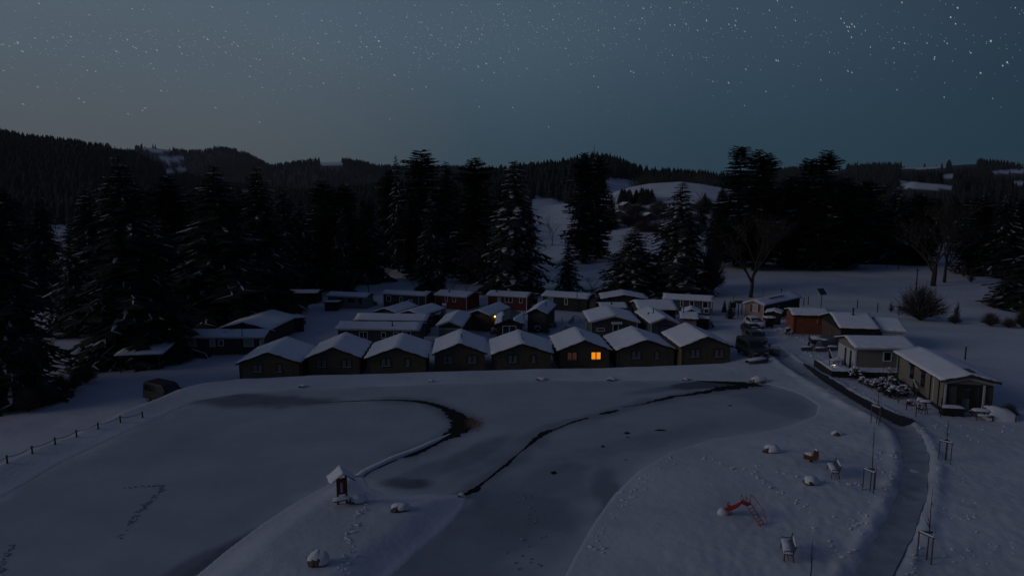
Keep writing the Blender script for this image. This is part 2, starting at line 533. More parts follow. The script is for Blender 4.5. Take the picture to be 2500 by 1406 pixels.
_T = np.concatenate([np.arange(20, 140, 0.25), 140 * 1.004 ** np.arange(0, 900)])

def ground(px, py):
    """where the photograph's pixel first meets the ground"""
    d = ray(px, py)
    P = d[None, :] * _T[:, None]
    z = CAMZ + P[:, 2]
    h = H(P[:, 0], P[:, 1], False)
    k = int(np.argmax(z < h)) if (z < h).any() else len(_T) - 1
    if k > 0:
        a, b = z[k - 1] - h[k - 1], z[k] - h[k]
        t = _T[k - 1] + (_T[k] - _T[k - 1]) * a / (a - b + 1e-9)
    else: t = _T[0]
    return np.array([d[0] * t, d[1] * t, Hs(d[0] * t, d[1] * t)])

# clearings on the hills, photograph pixels
CLEAR = [
    [(345, 362), (395, 352), (425, 352), (418, 366), (385, 374)],
    [(378, 379), (440, 382), (450, 387), (412, 400)],
    [(390, 414), (450, 410), (452, 419), (395, 421)],
    [(270, 356), (285, 350), (330, 356), (325, 361), (275, 362)],
    [(780, 398), (800, 390), (832, 392), (838, 402), (785, 404)],
    [(1478, 436), (1530, 437), (1566, 446), (1560, 455), (1500, 478), (1470, 472)],
    [(1440, 490), (1510, 458), (1580, 446), (1650, 441), (1700, 447), (1760, 458), (1820, 470), (1820, 700), (1300, 700), (1290, 560), (1300, 478), (1345, 485), (1400, 502)],
    [(2030, 402), (2070, 404), (2060, 412), (2025, 425), (2018, 413)],
    [(2188, 413), (2250, 402), (2310, 396), (2312, 409), (2250, 413)],
    [(2322, 397), (2375, 391), (2388, 401), (2330, 403)],
    [(2420, 417), (2510, 412), (2510, 423), (2425, 425)],
    [(2298, 428), (2328, 425), (2330, 433), (2302, 434)],
    [(2190, 440), (2290, 450), (2334, 454), (2322, 464), (2210, 460)],
    [(2112, 460), (2155, 466), (2150, 473), (2118, 468)],
    [(2340, 532), (2392, 520), (2378, 560), (2350, 556)],
    [(2470, 444), (2500, 440), (2500, 452), (2475, 451)],
    [(85, 545), (168, 548), (160, 700), (110, 700)],
]
CLEAR = [np.array(c, float) for c in CLEAR]

def in_clearing(px, py, r):
    m = np.zeros(px.shape, bool)
    for k, c in enumerate(CLEAR):
        m |= inside(px, py, c) & ((r < 600) if k == 6 else True)
    return m

def build_ground():
    azs = np.concatenate([np.linspace(-math.pi, -0.86, 50)[:-1], np.linspace(-0.86, 0.86, 470), np.linspace(0.86, math.pi, 50)[1:-1]])
    rs = [14.0]
    while rs[-1] < 5200:
        r = rs[-1]
        rs.append(r + (0.30 if r < 88 else 0.30 + (r - 88) * 0.022))
    rs = np.array(rs)
    A, Rr = np.meshgrid(azs, rs)
    X = Rr * np.sin(A); Y = Rr * np.cos(A)
    Z = H(X.ravel(), Y.ravel()).reshape(X.shape)
    na, nr = len(azs), len(rs)
    V = np.stack([X, Y, Z], -1).reshape(-1, 3)
    ia = np.arange(na); ib = (ia + 1) % na
    F = []
    for k in range(nr - 1):
        F.append(np.stack([k * na + ia, k * na + ib, (k + 1) * na + ib, (k + 1) * na + ia], -1))
    F = np.concatenate(F)[:, ::-1]
    c = len(V)
    V = np.vstack([V, [[0, 0, float(Hs(0, 12))]]])
    tri = [(int(a), int(b), c) for a, b in zip(ia, ib)]
    me = bpy.data.meshes.new('ground')
    me.from_pydata(V.tolist(), [], F.tolist() + tri)
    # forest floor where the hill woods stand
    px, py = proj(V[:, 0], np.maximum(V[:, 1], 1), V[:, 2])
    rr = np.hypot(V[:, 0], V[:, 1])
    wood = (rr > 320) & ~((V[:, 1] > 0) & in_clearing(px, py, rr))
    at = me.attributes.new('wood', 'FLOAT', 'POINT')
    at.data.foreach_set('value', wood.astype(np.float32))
    me.polygons.foreach_set('use_smooth', [True] * len(me.polygons))
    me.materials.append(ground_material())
    o = bpy.data.objects.new('ground', me)
    COL.objects.link(o)
    tag(o, kind='structure')
    return o

def ground_material():
    m = bpy.data.materials.new('snow_ground'); m.use_nodes = True
    t = m.node_tree; b = t.nodes['Principled BSDF']
    b.inputs['Roughness'].default_value = 0.75; b.inputs['Specular IOR Level'].default_value = 0.2
    ge = t.nodes.new('ShaderNodeNewGeometry')
    n1 = t.nodes.new('ShaderNodeTexNoise'); n1.inputs['Scale'].default_value = 0.12; n1.inputs['Detail'].default_value = 7
    n2 = t.nodes.new('ShaderNodeTexNoise'); n2.inputs['Scale'].default_value = 2.4; n2.inputs['Detail'].default_value = 7
    for n in (n1, n2): t.links.new(ge.outputs['Position'], n.inputs['Vector'])
    r1 = ramp(t, [(0.3, (0.52, 0.53, 0.57)), (0.7, (0.64, 0.645, 0.68))])
    t.links.new(n1.outputs['Fac'], r1.inputs['Fac'])
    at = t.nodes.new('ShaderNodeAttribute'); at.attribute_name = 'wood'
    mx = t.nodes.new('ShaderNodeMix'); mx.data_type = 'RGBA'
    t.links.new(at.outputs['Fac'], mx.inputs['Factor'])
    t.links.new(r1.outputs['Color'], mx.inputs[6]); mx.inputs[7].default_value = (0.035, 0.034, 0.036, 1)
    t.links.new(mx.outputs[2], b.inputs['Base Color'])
    bp = t.nodes.new('ShaderNodeBump'); bp.inputs['Strength'].default_value = 0.38; bp.inputs['Distance'].default_value = 0.10
    t.links.new(n2.outputs['Fac'], bp.inputs['Height']); t.links.new(bp.outputs[0], b.inputs['Normal'])
    return m

def ice_material():
    m = bpy.data.materials.new('snowy_ice'); m.use_nodes = True
    t = m.node_tree; b = t.nodes['Principled BSDF']
    b.inputs['Roughness'].default_value = 0.6; b.inputs['Specular IOR Level'].default_value = 0.2
    ge = t.nodes.new('ShaderNodeNewGeometry')
    n1 = t.nodes.new('ShaderNodeTexNoise'); n1.inputs['Scale'].default_value = 0.16; n1.inputs['Detail'].default_value = 8; n1.inputs['Roughness'].default_value = 0.62
    n2 = t.nodes.new('ShaderNodeTexNoise'); n2.inputs['Scale'].default_value = 1.6; n2.inputs['Detail'].default_value = 8; n2.inputs['Roughness'].default_value = 0.7
    for n in (n1, n2): t.links.new(ge.outputs['Position'], n.inputs['Vector'])
    at = t.nodes.new('ShaderNodeAttribute'); at.attribute_name = 'slush'
    ad = t.nodes.new('ShaderNodeMath'); ad.operation = 'MULTIPLY_ADD'; ad.inputs[1].default_value = 0.55
    t.links.new(n1.outputs['Fac'], ad.inputs[0]); t.links.new(at.outputs['Fac'], ad.inputs[2])
    a2 = t.nodes.new('ShaderNodeMath'); a2.operation = 'MULTIPLY_ADD'; a2.inputs[1].default_value = 0.14
    t.links.new(n2.outputs['Fac'], a2.inputs[0]); t.links.new(ad.outputs[0], a2.inputs[2])
    r1 = ramp(t, [(0.10, (0.56, 0.565, 0.60)), (0.26, (0.45, 0.455, 0.495)), (0.42, (0.37, 0.375, 0.415)), (0.72, (0.22, 0.23, 0.27)), (0.98, (0.10, 0.11, 0.135))])
    t.links.new(a2.outputs[0], r1.inputs['Fac'])
    t.links.new(r1.outputs['Color'], b.inputs['Base Color'])
    bp = t.nodes.new('ShaderNodeBump'); bp.inputs['Strength'].default_value = 0.3; bp.inputs['Distance'].default_value = 0.05
    t.links.new(n2.outputs['Fac'], bp.inputs['Height']); t.links.new(bp.outputs[0], b.inputs['Normal'])
    return m

def build_ice():
    xs = np.arange(-56, 42, 0.4); ys = np.arange(22, 84, 0.4)
    X, Y = np.meshgrid(xs, ys)
    d = np.maximum(sdf(X.ravel(), Y.ravel(), ICE_OUT), -sdf(X.ravel(), Y.ravel(), PENIN)).reshape(X.shape)
    keep = d < 0.7
    idx = -np.ones(X.shape, int)
    idx[keep] = np.arange(keep.sum())
    V = np.stack([X[keep], Y[keep], np.zeros(keep.sum())], -1)
    q = np.stack([idx[:-1, :-1], idx[:-1, 1:], idx[1:, 1:], idx[1:, :-1]], -1).reshape(-1, 4)
    q = q[(q >= 0).all(1)]
    me = bpy.data.meshes.new('pond_ice')
    me.from_pydata(V.tolist(), [], q.tolist())
    # thin wet snow: patches and bands seen on the ice (px centre, px half size, tilt, amount)
    s = np.zeros(len(V))
    for cx, cy, hx, hy, tl, am in [(640, 978, 170, 17, 0, .30), (400, 972, 60, 8, -14, .15), (610, 1330, 260, 34, -30, .30), (760, 1225, 120, 14, -32, .2), (450, 1400, 120, 30, -30, .22),
                                   (1095, 1010, 45, 22, 15, .25), (1150, 1110, 130, 24, -25, .22), (1000, 1178, 70, 14, 0, .35), (1230, 1100, 150, 26, -25, .13), (1060, 1140, 90, 18, -18, .15),
                                   (1740, 937, 110, 10, -5, .55), (1820, 925, 70, 9, 0, .4), (1620, 950, 110, 8, -8, .15), (1900, 985, 120, 25, 10, .10),
                                   (1480, 1190, 50, 70, 30, .18), (1400, 1140, 60, 14, 0, .15), (1150, 1340, 190, 110, -20, .16), (1250, 1250, 120, 30, -20, .10), (1560, 1080, 200, 20, -12, .08), (1190, 1290, 240, 110, -20, .17), (1330, 1180, 130, 50, -20, .12)]:
        c = onz(cx, cy, 0)[:2]
        t = R(-tl)
        ex = onz(cx + hx * math.cos(t), cy - hx * math.sin(t) * 1.0, 0)[:2] - c
        ey = onz(cx, cy - hy, 0)[:2] - c
        M = np.linalg.inv(np.array([ex, ey]).T + 1e-9 * np.eye(2))
        uv = (V[:, :2] - c) @ M.T
        nn = vnoise(V[:, 0] / 2.2, V[:, 1] / 2.2, 21) * .25 + vnoise(V[:, 0] / .9, V[:, 1] / .9, 22) * .12
        s = np.maximum(s, 1.7 * am * sstep(1.25, 0.55, np.hypot(uv[:, 0], uv[:, 1]) + nn))
    # wet grey rims along the open cracks
    for line, wd_, am_ in [([(940, 977), (1045, 984), (1114, 1016), (1128, 1040), (1082, 1072), (1000, 1112)], 1.3, .34), ([(1125, 1210), (1240, 1131), (1335, 1054), (1440, 1018), (1510, 1001), (1600, 978), (1700, 961), (1862, 942)], 1.0, .30)]:
        dl, _ = seg_dist(V[:, 0], V[:, 1], smooth([onz(a, b, 0)[:2] for a, b in line], 5))
        dl = dl + .7 * vnoise(V[:, 0] / 1.3, V[:, 1] / 1.3, 41) * wd_ * .6
        s = np.maximum(s, am_ * sstep(wd_ * 1.5, .1, dl))
    # drifted snow thickens towards the shore
    s = s - 0.20 * sstep(-1.4, 0.4, d[keep] + .8 * vnoise(V[:, 0] / 1.6, V[:, 1] / 1.6, 33)) * (s < .2)
    at = me.attributes.new('slush', 'FLOAT', 'POINT')
    at.data.foreach_set('value', s.astype(np.float32))
    me.materials.append(ice_material())
    o = bpy.data.objects.new('pond_ice', me); COL.objects.link(o)
    return tag(o, kind='structure')

def ribbon(mb, pts, z, seed, rag=0.35):
    """flat strip along px points (px, py, half width in m), edges torn"""
    rr = random.Random(seed)
    P = smooth([np.append(onz(a, b, 0)[:2], w) for a, b, w in pts], 7)
    L_, R_ = [], []
    for i, p in enumerate(P):
        t = P[min(i + 1, len(P) - 1)][:2] - P[max(i - 1, 0)][:2]
        t = t / (np.linalg.norm(t) + 1e-9)
        n = np.array([-t[1], t[0]])
        w = max(p[2], 0.02)
        L_.append(p[:2] + n * w * (1 + rr.uniform(-rag, rag))); R_.append(p[:2] - n * w * (1 + rr.uniform(-rag, rag)))
    for i in range(len(P) - 1):
        mb.quad((*L_[i], z), (*R_[i], z), (*R_[i + 1], z), (*L_[i + 1], z))

def build_water():
    mb = MB()
    ribbon(mb, [(770, 984, .03), (860, 979, .10), (940, 977, .14), (1000, 978, .22), (1045, 984, .35), (1085, 997, .42), (1114, 1016, .75), (1130, 1036, 1.0), (1112, 1056, .8),
                (1082, 1072, .4), (1046, 1090, .38), (1016, 1106, .33), (985, 1117, .08)], 0.012, 1)
    ribbon(mb, [(970, 1122, .05), (930, 1138, .10), (905, 1150, .07), (885, 1166, .03)], 0.012, 2)
    ribbon(mb, [(1085, 1209, .05), (1125, 1210, .12), (1155, 1198, .25), (1180, 1178, .10), (1215, 1150, .08), (1240, 1131, .16), (1262, 1110, .05), (1290, 1087, .12), (1310, 1070, .24),
                (1335, 1054, .30), (1360, 1046, .10), (1400, 1030, .14), (1436, 1020, .16)], 0.012, 3, .5)
    ribbon(mb, [(1462, 1011, .1), (1480, 1008, .28), (1510, 1001, .14)], 0.012, 4)
    ribbon(mb, [(1520, 994, .03), (1570, 986, .10), (1600, 978, .22), (1650, 967, .26), (1700, 961, .32), (1750, 950, .48), (1800, 943, .7), (1835, 940, .62), (1862, 942, .2)], 0.012, 5, .5)
    ribbon(mb, [(1700, 929, .1), (1750, 933, .3), (1800, 936, .5), (1850, 938, .2)], 0.016, 6, .5)
    for a, b, w, l in [(1531, 1057, .30, .45), (1613, 1050, .2, .9), (1472, 1090, .22, .3), (1352, 1154, .34, .45), (1782, 990, .16, .35), (1533, 1067, .08, .25), (1528, 1122, .07, .2)]:
        ribbon(mb, [(a - l * 18, b, .02), (a, b, w), (a + l * 18, b + 1, .02)], 0.013, a)
    o = mb.obj('open_water', 'open_water')
    return tag(o, kind='structure')

def build_path():
    mb = MB()
    n = len(PATH)
    rr = random.Random(3)
    for name, a0, a1, lo, hi, mt, lift in [('path', 0.0, 1.0, -1.05, 1.05, 'path_snow', 0.045), ('asphalt_strip', 0.0, 0.0, 0, 0, 'asphalt', 0.10)]:
        if name == 'path':
            P = PATH; l0 = np.interp(np.arange(n), [0, n * .3, n * .55, n - 1], [-1.02, -1.0, -.80, -.74]); l1 = -l0
        else:
            # bare asphalt along the garden side until it tapers out at the bend
            P = smooth([onz(a, b, 0.35)[:2] for a, b in [(1962, 893), (2010, 925), (2060, 956), (2110, 985), (2160, 1013), (2205, 1034), (2222, 1041)]], 8)
            m = len(P); l0 = np.interp(np.arange(m), [0, m * .2, m * .5, m * .9, m - 1], [-.1, -.5, -.62, -.85, -.1]); l1 = np.interp(np.arange(m), [0, m * .2, m * .9, m - 1], [.1, .5, .8, .1])
        mb = MB(); rows = []
        for i in range(len(P)):
            t = P[min(i + 1, len(P) - 1)] - P[max(i - 1, 0)]; t = t / np.linalg.norm(t); nn = np.array([-t[1], t[0]])
            rows.append([P[i] + nn * (l0[i] + (l1[i] - l0[i]) * k / 4 + (rr.uniform(-.06, .06) if k in (0, 4) else 0)) for k in range(5)])
        flat = np.array(rows).reshape(-1, 2)
        zz = np.maximum(H(flat[:, 0], flat[:, 1], False), 0.32 if name != 'path' else -9) + lift
        Q = np.column_stack([flat, zz]).reshape(len(P), 5, 3)
        i0 = len(mb.v); mb.v += [tuple(p) for p in Q.reshape(-1, 3)]
        for i in range(len(P) - 1):
            for k in range(4):
                a = i * 5 + k; mb.f.append((a, a + 1, a + 6, a + 5)); mb.mi.append(0)
        o = mb.obj(name, mt, smooth_=True)
        tag(o, kind='structure')

build_ground()
build_ice()
build_water()
build_path()

def build_kerb():
    """snow-topped edging round the swimming part of the pond"""
    P = smooth([onz(a, b, 0)[:2] for a, b in [(872, 1166), (890, 1152), (930, 1132), (970, 1114), (1010, 1100), (1060, 1078), (1100, 1058)]], 6)
    mb = MB(); rr = random.Random(5)
    prof = [(-.30, -.05), (-.26, .10), (-.10, .17), (.10, .16), (.24, .09), (.28, -.05)]
    i0 = 0
    for i, p in enumerate(P):
        t = P[min(i + 1, len(P) - 1)] - P[max(i - 1, 0)]; t = t / np.linalg.norm(t); nn = np.array([-t[1], t[0]])
        k = min(1.0, (len(P) - 1 - i) / 8 + .15)
        for a, b in prof:
            q = p + nn * a * k; mb.v.append((q[0], q[1], b * k + rr.uniform(-.015, .015)))
    for i in range(len(P) - 1):
        for j in range(5):
            a = i * 6 + j; mb.f.append((a, a + 6, a + 7, a + 1)); mb.mi.append(0)
    tag(mb.obj('pond_kerb', 'loose_snow', smooth_=True), kind='structure')
build_kerb()
# ------------------------------------------------------------------ buildings
class House:
    pass

def house(name, label, cat, eL, eR, h, L, rise, ridge, wall, ov=0.28, rot=None, group=None, snow=0.12, trim='dark_frame', posts=None,
          seed=0, patch=None, drop=0.4, g=None):
    """eL, eR: pixels of the front left and front right corners of the roof edge; h: their height above the ground.
    ridge 'y' = gable towards the camera, 'x' = long eave towards the camera, 'm' = single pitch rising to the back, 'f' = single pitch falling to the back"""
    gz = -1.2 if g is None else g
    for _ in range(5):
        a = onz(*eL, gz + h); b = onz(*eR, gz + h)
        m = (a + b) / 2
        if g is None: gz = Hs(m[0], m[1] + 1.5)
    ang = math.atan2(b[1] - a[1], b[0] - a[0])
    W = math.hypot(b[0] - a[0], b[1] - a[1])
    if rot is not None:
        ang = R(-rot)
        W = abs(b[0] - a[0]) / math.cos(ang)
    o = thing(name, label, cat, (m[0], m[1], gz), ang, group)
    q = House(); q.o = o; q.W = W; q.L = L; q.h = h; q.rise = rise; q.ridge = ridge; q.ov = ov; q.ang = ang; q.loc = np.array([m[0], m[1], gz])
    hw = W / 2
    if ridge == 'y': zr = lambda x, y: h + rise * (1 - abs(x) / hw)
    elif ridge == 'x': zr = lambda x, y: h + rise * (1 - abs(y - L / 2) / (L / 2))
    elif ridge == 'm': zr = lambda x, y: h + rise * y / L
    elif ridge == 'f': zr = lambda x, y: h - rise * y / L
    q.zr = zr
    x0, x1, y0, y1 = -hw + ov, hw - ov, ov, L - ov
    # walls
    w = MB()
    th = 0.10
    def col(x, y): return zr(x, y) - th
    if ridge == 'y':
        for yy, fl in ((y0, 1), (y1, -1)):
            pts = [(x0, yy, -drop), (x1, yy, -drop), (x1, yy, col(x1, yy)), (0, yy, col(0, yy)), (x0, yy, col(x0, yy))]
            i = len(w.v); w.v += pts; w.f.append(tuple(range(i, i + 5))[::fl]); w.mi.append(0)
        w.quad((x0, y1, -drop), (x0, y0, -drop), (x0, y0, col(x0, 0)), (x0, y1, col(x0, 0)))
        w.quad((x1, y0, -drop), (x1, y1, -drop), (x1, y1, col(x1, 0)), (x1, y0, col(x1, 0)))
    else:
        ym = L / 2
        for xx, fl in ((x0, -1), (x1, 1)):
            pts = [(xx, y0, -drop), (xx, y1, -drop), (xx, y1, col(xx, y1)), (xx, ym, col(xx, ym)), (xx, y0, col(xx, y0))]
            i = len(w.v); w.v += pts; w.f.append(tuple(range(i, i + 5))[::fl]); w.mi.append(0)
        w.quad((x0, y0, -drop), (x1, y0, -drop), (x1, y0, col(0, y0)), (x0, y0, col(0, y0)))
        w.quad((x1, y1, -drop), (x0, y1, -drop), (x0, y1, col(0, y1)), (x1, y1, col(0, y1)))
    q.wall = w.obj('wall', wall, o)
    # roof deck with its edge boards
    r = MB()
    if ridge == 'y':
        r.prism([(-hw, h), (0, h + rise), (hw, h), (hw, h - th), (0, h + rise - th), (-hw, h - th)], 0, L)
    else:
        pr = [(0, zr(0, 0)), (L / 2, zr(0, L / 2)), (L, zr(0, L)), (L, zr(0, L) - th), (L / 2, zr(0, L / 2) - th), (0, zr(0, 0) - th)]
        i = len(r.v)
        r.v += [(-hw, y, z) for y, z in pr] + [(hw, y, z) for y, z in pr]
        r.f.append(tuple(range(i, i + 6))); r.f.append(tuple(range(i + 6, i + 12))[::-1]); r.mi += [0, 0]
        for k in range(6):
            a_, b_ = i + k, i + (k + 1) % 6
            r.f.append((b_, a_, a_ + 6, b_ + 6)); r.mi.append(0)
    roof = r.obj('roof', 'roof_sheet' if patch else 'dark_frame', o)
    q.roof = roof
    # edge boards, proud of the deck
    bh = 0.20
    if ridge == 'y':
        for s in (-1, 1):
            for yy in (-.035, L + .005):
                t = MB()
                A = Vector((s * (hw + .01), 0, h - th / 2)); B = Vector((0, 0, h + rise - th / 2))
                for P_ in (A, B):
                    for dz in (-1, 1):
                        for dy in (0, .03):
                            t.v.append((P_.x, yy + dy, P_.z + dz * (bh / 2 + .02) - .03))
                for f in ((0, 4, 6, 2), (1, 3, 7, 5), (2, 6, 7, 3), (0, 1, 5, 4), (0, 2, 3, 1), (4, 5, 7, 6)):
                    t.f.append(f); t.mi.append(0)
                t.obj('edge_board', trim, o)
    else:
        t = MB()
        t.box((0, -.02, zr(0, 0) - th / 2 - .03), (W + .06, .03, bh))
        t.obj('edge_board', trim, o)
    # snow load
    if snow > 0:
        q.snow = snow_cap('roof_snow', o, hw, L, zr, snow, seed, patch)
    if posts:
        for xx in (x0, x1):
            p = MB(); zt = col(xx, y0)
            p.box((xx, y0 - .012, (zt - .2) / 2), (.13, .06, zt + .2 - .02)); p.obj('corner_post', posts, o)
    return q

def snow_cap(name, parent, hw, L, zr, t, seed, patch=None):
    rr = random.Random(seed * 31 + 5)
    nu, nv = 16, 14
    mb = MB()
    ph = [rr.uniform(0, 6) for _ in range(6)]
    def lip(k): return 0.035 * math.sin(3.1 * k + ph[0]) + 0.03 * math.sin(7.7 * k + ph[1])
    idx = {}
    for b in range(nv + 1):
        for a in range(nu + 1):
            fu, fv = a / nu * 2 - 1, b / nv
            x = fu * (hw + 0.02 + lip(fv * L)) if abs(fu) == 1 else fu * hw
            y = fv * L
            if b == 0: y = -0.045 + lip(x)
            if b == nv: y = L + 0.045 - lip(x)
            e = min(1, (1 - abs(fu)) * hw / 0.2, fv * L / 0.2, (1 - fv) * L / 0.2)
            k = 0.80 + 0.20 * math.sqrt(max(e, 0))
            n = 0.05 * math.sin(1.1 * x + ph[2]) * math.sin(.8 * y + ph[3]) + 0.025 * math.sin(2.9 * x + 1.7 * y + ph[4]) + rr.uniform(-.012, .012)
            xc = max(-hw, min(hw, x)); yc = max(0, min(L, y))
            idx[a, b] = len(mb.v)
            mb.v.append((x, y, zr(xc, yc) + t * k * (1 + n * 2.0)))
    def bare(a, b):
        return patch is not None and patch((a + .5) / nu * 2 - 1, (b + .5) / nv, rr)
    on = {}
    for b in range(nv):
        for a in range(nu):
            on[a, b] = not bare(a, b)
            if on[a, b]:
                mb.f.append((idx[a, b], idx[a + 1, b], idx[a + 1, b + 1], idx[a, b + 1])); mb.mi.append(0)
    low = {}
    def lo(a, b):
        if (a, b) not in low:
            x, y, z = mb.v[idx[a, b]]
            low[a, b] = len(mb.v)
            mb.v.append((x, y, zr(max(-hw, min(hw, x)), max(0, min(L, y))) + 0.003))
        return low[a, b]
    for (a, b), v in list(on.items()):
        if not v: continue
        for da, db, p, q_ in ((0, -1, (a, b), (a + 1, b)), (1, 0, (a + 1, b), (a + 1, b + 1)), (0, 1, (a + 1, b + 1), (a, b + 1)), (-1, 0, (a, b + 1), (a, b))):
            if not on.get((a + da, b + db), False):
                mb.f.append((idx[q_], idx[p], lo(*p), lo(*q_))); mb.mi.append(0)
    o = mb.obj(name, 'roof_snow', parent)
    me = o.data
    for p in me.polygons: p.use_smooth = True
    return o

def face_frame(q, face):
    hw = q.W / 2 - q.ov
    if face == 'F': return Vector((0, q.ov, 0)), Vector((1, 0, 0)), Vector((0, -1, 0)), 0.0
    if face == 'L': return Vector((-hw, 0, 0)), Vector((0, 1, 0)), Vector((-1, 0, 0)), math.pi / 2
    return Vector((hw, 0, 0)), Vector((0, 1, 0)), Vector((1, 0, 0)), math.pi / 2

def on_face(q, face, px, py):
    O, U, Nn, _ = face_frame(q, face)
    M = Matrix.Rotation(q.ang, 3, 'Z')
    Ow = M @ O + Vector(q.loc); Nw = M @ Nn; Uw = M @ U
    d = Vector(ray(px, py)); c = Vector((0, 0, CAMZ))
    t = (Ow - c).dot(Nw) / d.dot(Nw)
    P = c + d * t - Ow
    return P.dot(Uw), P.z

STYLES = {
    # frame, pane, frame width, mullion, sill, sill material
    'cabin2': ('dark_frame', 'grey_curtain', .07, .12, True), 'cabin1': ('dark_frame', 'grey_curtain', .07, 0, True),
    'lit': ('dark_frame', 'lit_curtain', .07, .12, True), 'dim': ('dark_frame', 'dim_curtain', .07, .12, True),
    'white': ('white_paint', 'night_glass', .10, 0, False), 'white2': ('white_paint', 'night_glass', .09, .08, False),
    'blind': ('white_paint', 'pale_blind', .08, 0, False), 'dark': ('dark_frame', 'night_glass', .06, 0, False),
    'grey': ('dull_white', 'grey_curtain', .07, 0, False), 'log': ('log_timber', 'pale_blind', .09, 0, False),
    'garage': ('dark_frame', 'slate_timber', .08, 0, False), 'whitedoor': ('white_paint', 'pale_blind', .08, 0, False),
    'glass2': ('white_paint', 'night_glass', .10, .09, False), 'sheet': ('white_paint', 'glazing_sheet', .07, 0, False),
}

def win(q, face, px, py, pw, ph, style, name='window', width=None, label=None):
    O, U, Nn, rz = face_frame(q, face)
    u, z = on_face(q, face, px, py)
    ua, za = on_face(q, face, px - pw / 2, py + ph / 2); ub, zb = on_face(q, face, px + pw / 2, py - ph / 2)
    w = width or abs(ub - ua); hh = abs(zb - za)
    fr, pn, fw, mul, sill = STYLES[style]
    f = MB(); P = O + U * u + Nn * 0.012
    d = 0.07
    def bar(mb, du, dz, bw, bh, dep, off):
        c = O + U * (u + du) + Nn * (off)
        mb.box((c.x, c.y, z + dz), (bw, dep, bh), rz)
    bar(f, 0, hh / 2 - fw / 2, w, fw, d, .02); bar(f, 0, -hh / 2 + fw / 2, w, fw, d, .02)
    bar(f, -w / 2 + fw / 2, 0, fw, hh - 2 * fw, d, .02); bar(f, w / 2 - fw / 2, 0, fw, hh - 2 * fw, d, .02)
    if mul: bar(f, 0, 0, mul, hh - 2 * fw, d - .01, .02)
    o = f.obj(name, fr, q.o)
    if label: o['label'] = label
    if mul:
        pw_ = (w - 2 * fw - mul) / 2
        for s in (-1, 1):
            p = MB(); bar(p, s * (mul / 2 + pw_ / 2), 0, pw_, hh - 2 * fw, .03, .012); p.obj('pane', pn, o)
    else:
        p = MB(); bar(p, 0, 0, w - 2 * fw, hh - 2 * fw, .03, .012); p.obj('pane' if name == 'window' else 'door_leaf', pn, o)
    if sill:
        s = MB(); bar(s, 0, -hh / 2 - .035, w + .1, .06, .12, .06); s.obj('sill', 'dark_frame', o)
        s = MB(); bar(s, 0, -hh / 2 + .005, w * .92, .035, .08, .075); s.obj('sill_snow', 'loose_snow', o)
    return o

def pipe(q, fx, fy, hgt, rad=.06, name='chimney', cap=True, mat='dark_metal'):
    """flue at a fraction of the roof, fx -1..1 across, fy 0..1 back"""
    x = fx * q.W / 2; y = fy * q.L; z = q.zr(x, y)
    m = MB(); m.tube([(x, y, z - .05), (x, y, z + .17 + hgt)], rad, 7)
    o = m.obj(name, mat, q.o)
    if cap:
        m = MB(); m.tube([(x, y, z + .17 + hgt), (x, y, z + .25 + hgt)], [rad * 1.7, rad * .8], 7); m.obj('cowl', mat, o)
        m = MB(); m.tube([(x, y, z + .10), (x, y, z + .19)], [rad * 2.4, rad * 1.3], 7); m.obj('collar', mat, o)
    return o

# --- the eight cabins along the dam
CAB = [
    ((577, 886.8), (732.4, 886.8), 862.7, 8.0, 3.4, [(629, 898, 'cabin2'), (682, 898, 'cabin1')], 'brown timber cabin at the open end of the pond row, beside the snowy lane', 0),
    ((745, 874.7), (882, 873.9), 852.3, 8.2, 3.4, [(785, 886, 'cabin2'), (846, 886, 'cabin2')], 'brown timber cabin second along the pond row from its lane end', 0),
    ((889, 875.6), (1044, 874), 851.5, 8.0, 3.4, [(942, 884, 'cabin2'), (994.5, 884, 'cabin1')], 'brown timber cabin third along the pond row, in front of the long grey mobile home', 0),
    ((1055, 864), (1190, 863), 843, 8.2, 3.4, [(1093, 876, 'cabin2'), (1152, 876, 'cabin2')], 'brown timber cabin fourth in the pond row, in front of the cabin with glazed gable', 1),
    ((1199, 865), (1353, 864.4), 840, 8.0, 3.4, [(1251, 875, 'cabin2'), (1302, 875, 'cabin1')], 'brown timber cabin next to the one with the orange lit window, on its pond-row left', 1),
    ((1360, 856), (1495, 856), 833, 8.2, 3.4, [(1396.6, 868.5, 'dim'), (1455, 868, 'lit')], 'brown timber cabin with the glowing orange window facing the pond', 1),
    ((1503, 854.6), (1655, 854.4), 829, 8.2, 3.4, [(1553, 865, 'cabin2'), (1603, 865, 'cabin1')], 'brown timber cabin between the lit cabin and the last cabin of the row', 1),
    ((1661, 847.6), (1792, 846), 825, 8.4, 3.4, [(1697, 861, 'cabin2'), (1755, 861, 'cabin2')], 'brown timber cabin ending the pond row beside the parked vehicles', 1),
]
HOUSES = {}
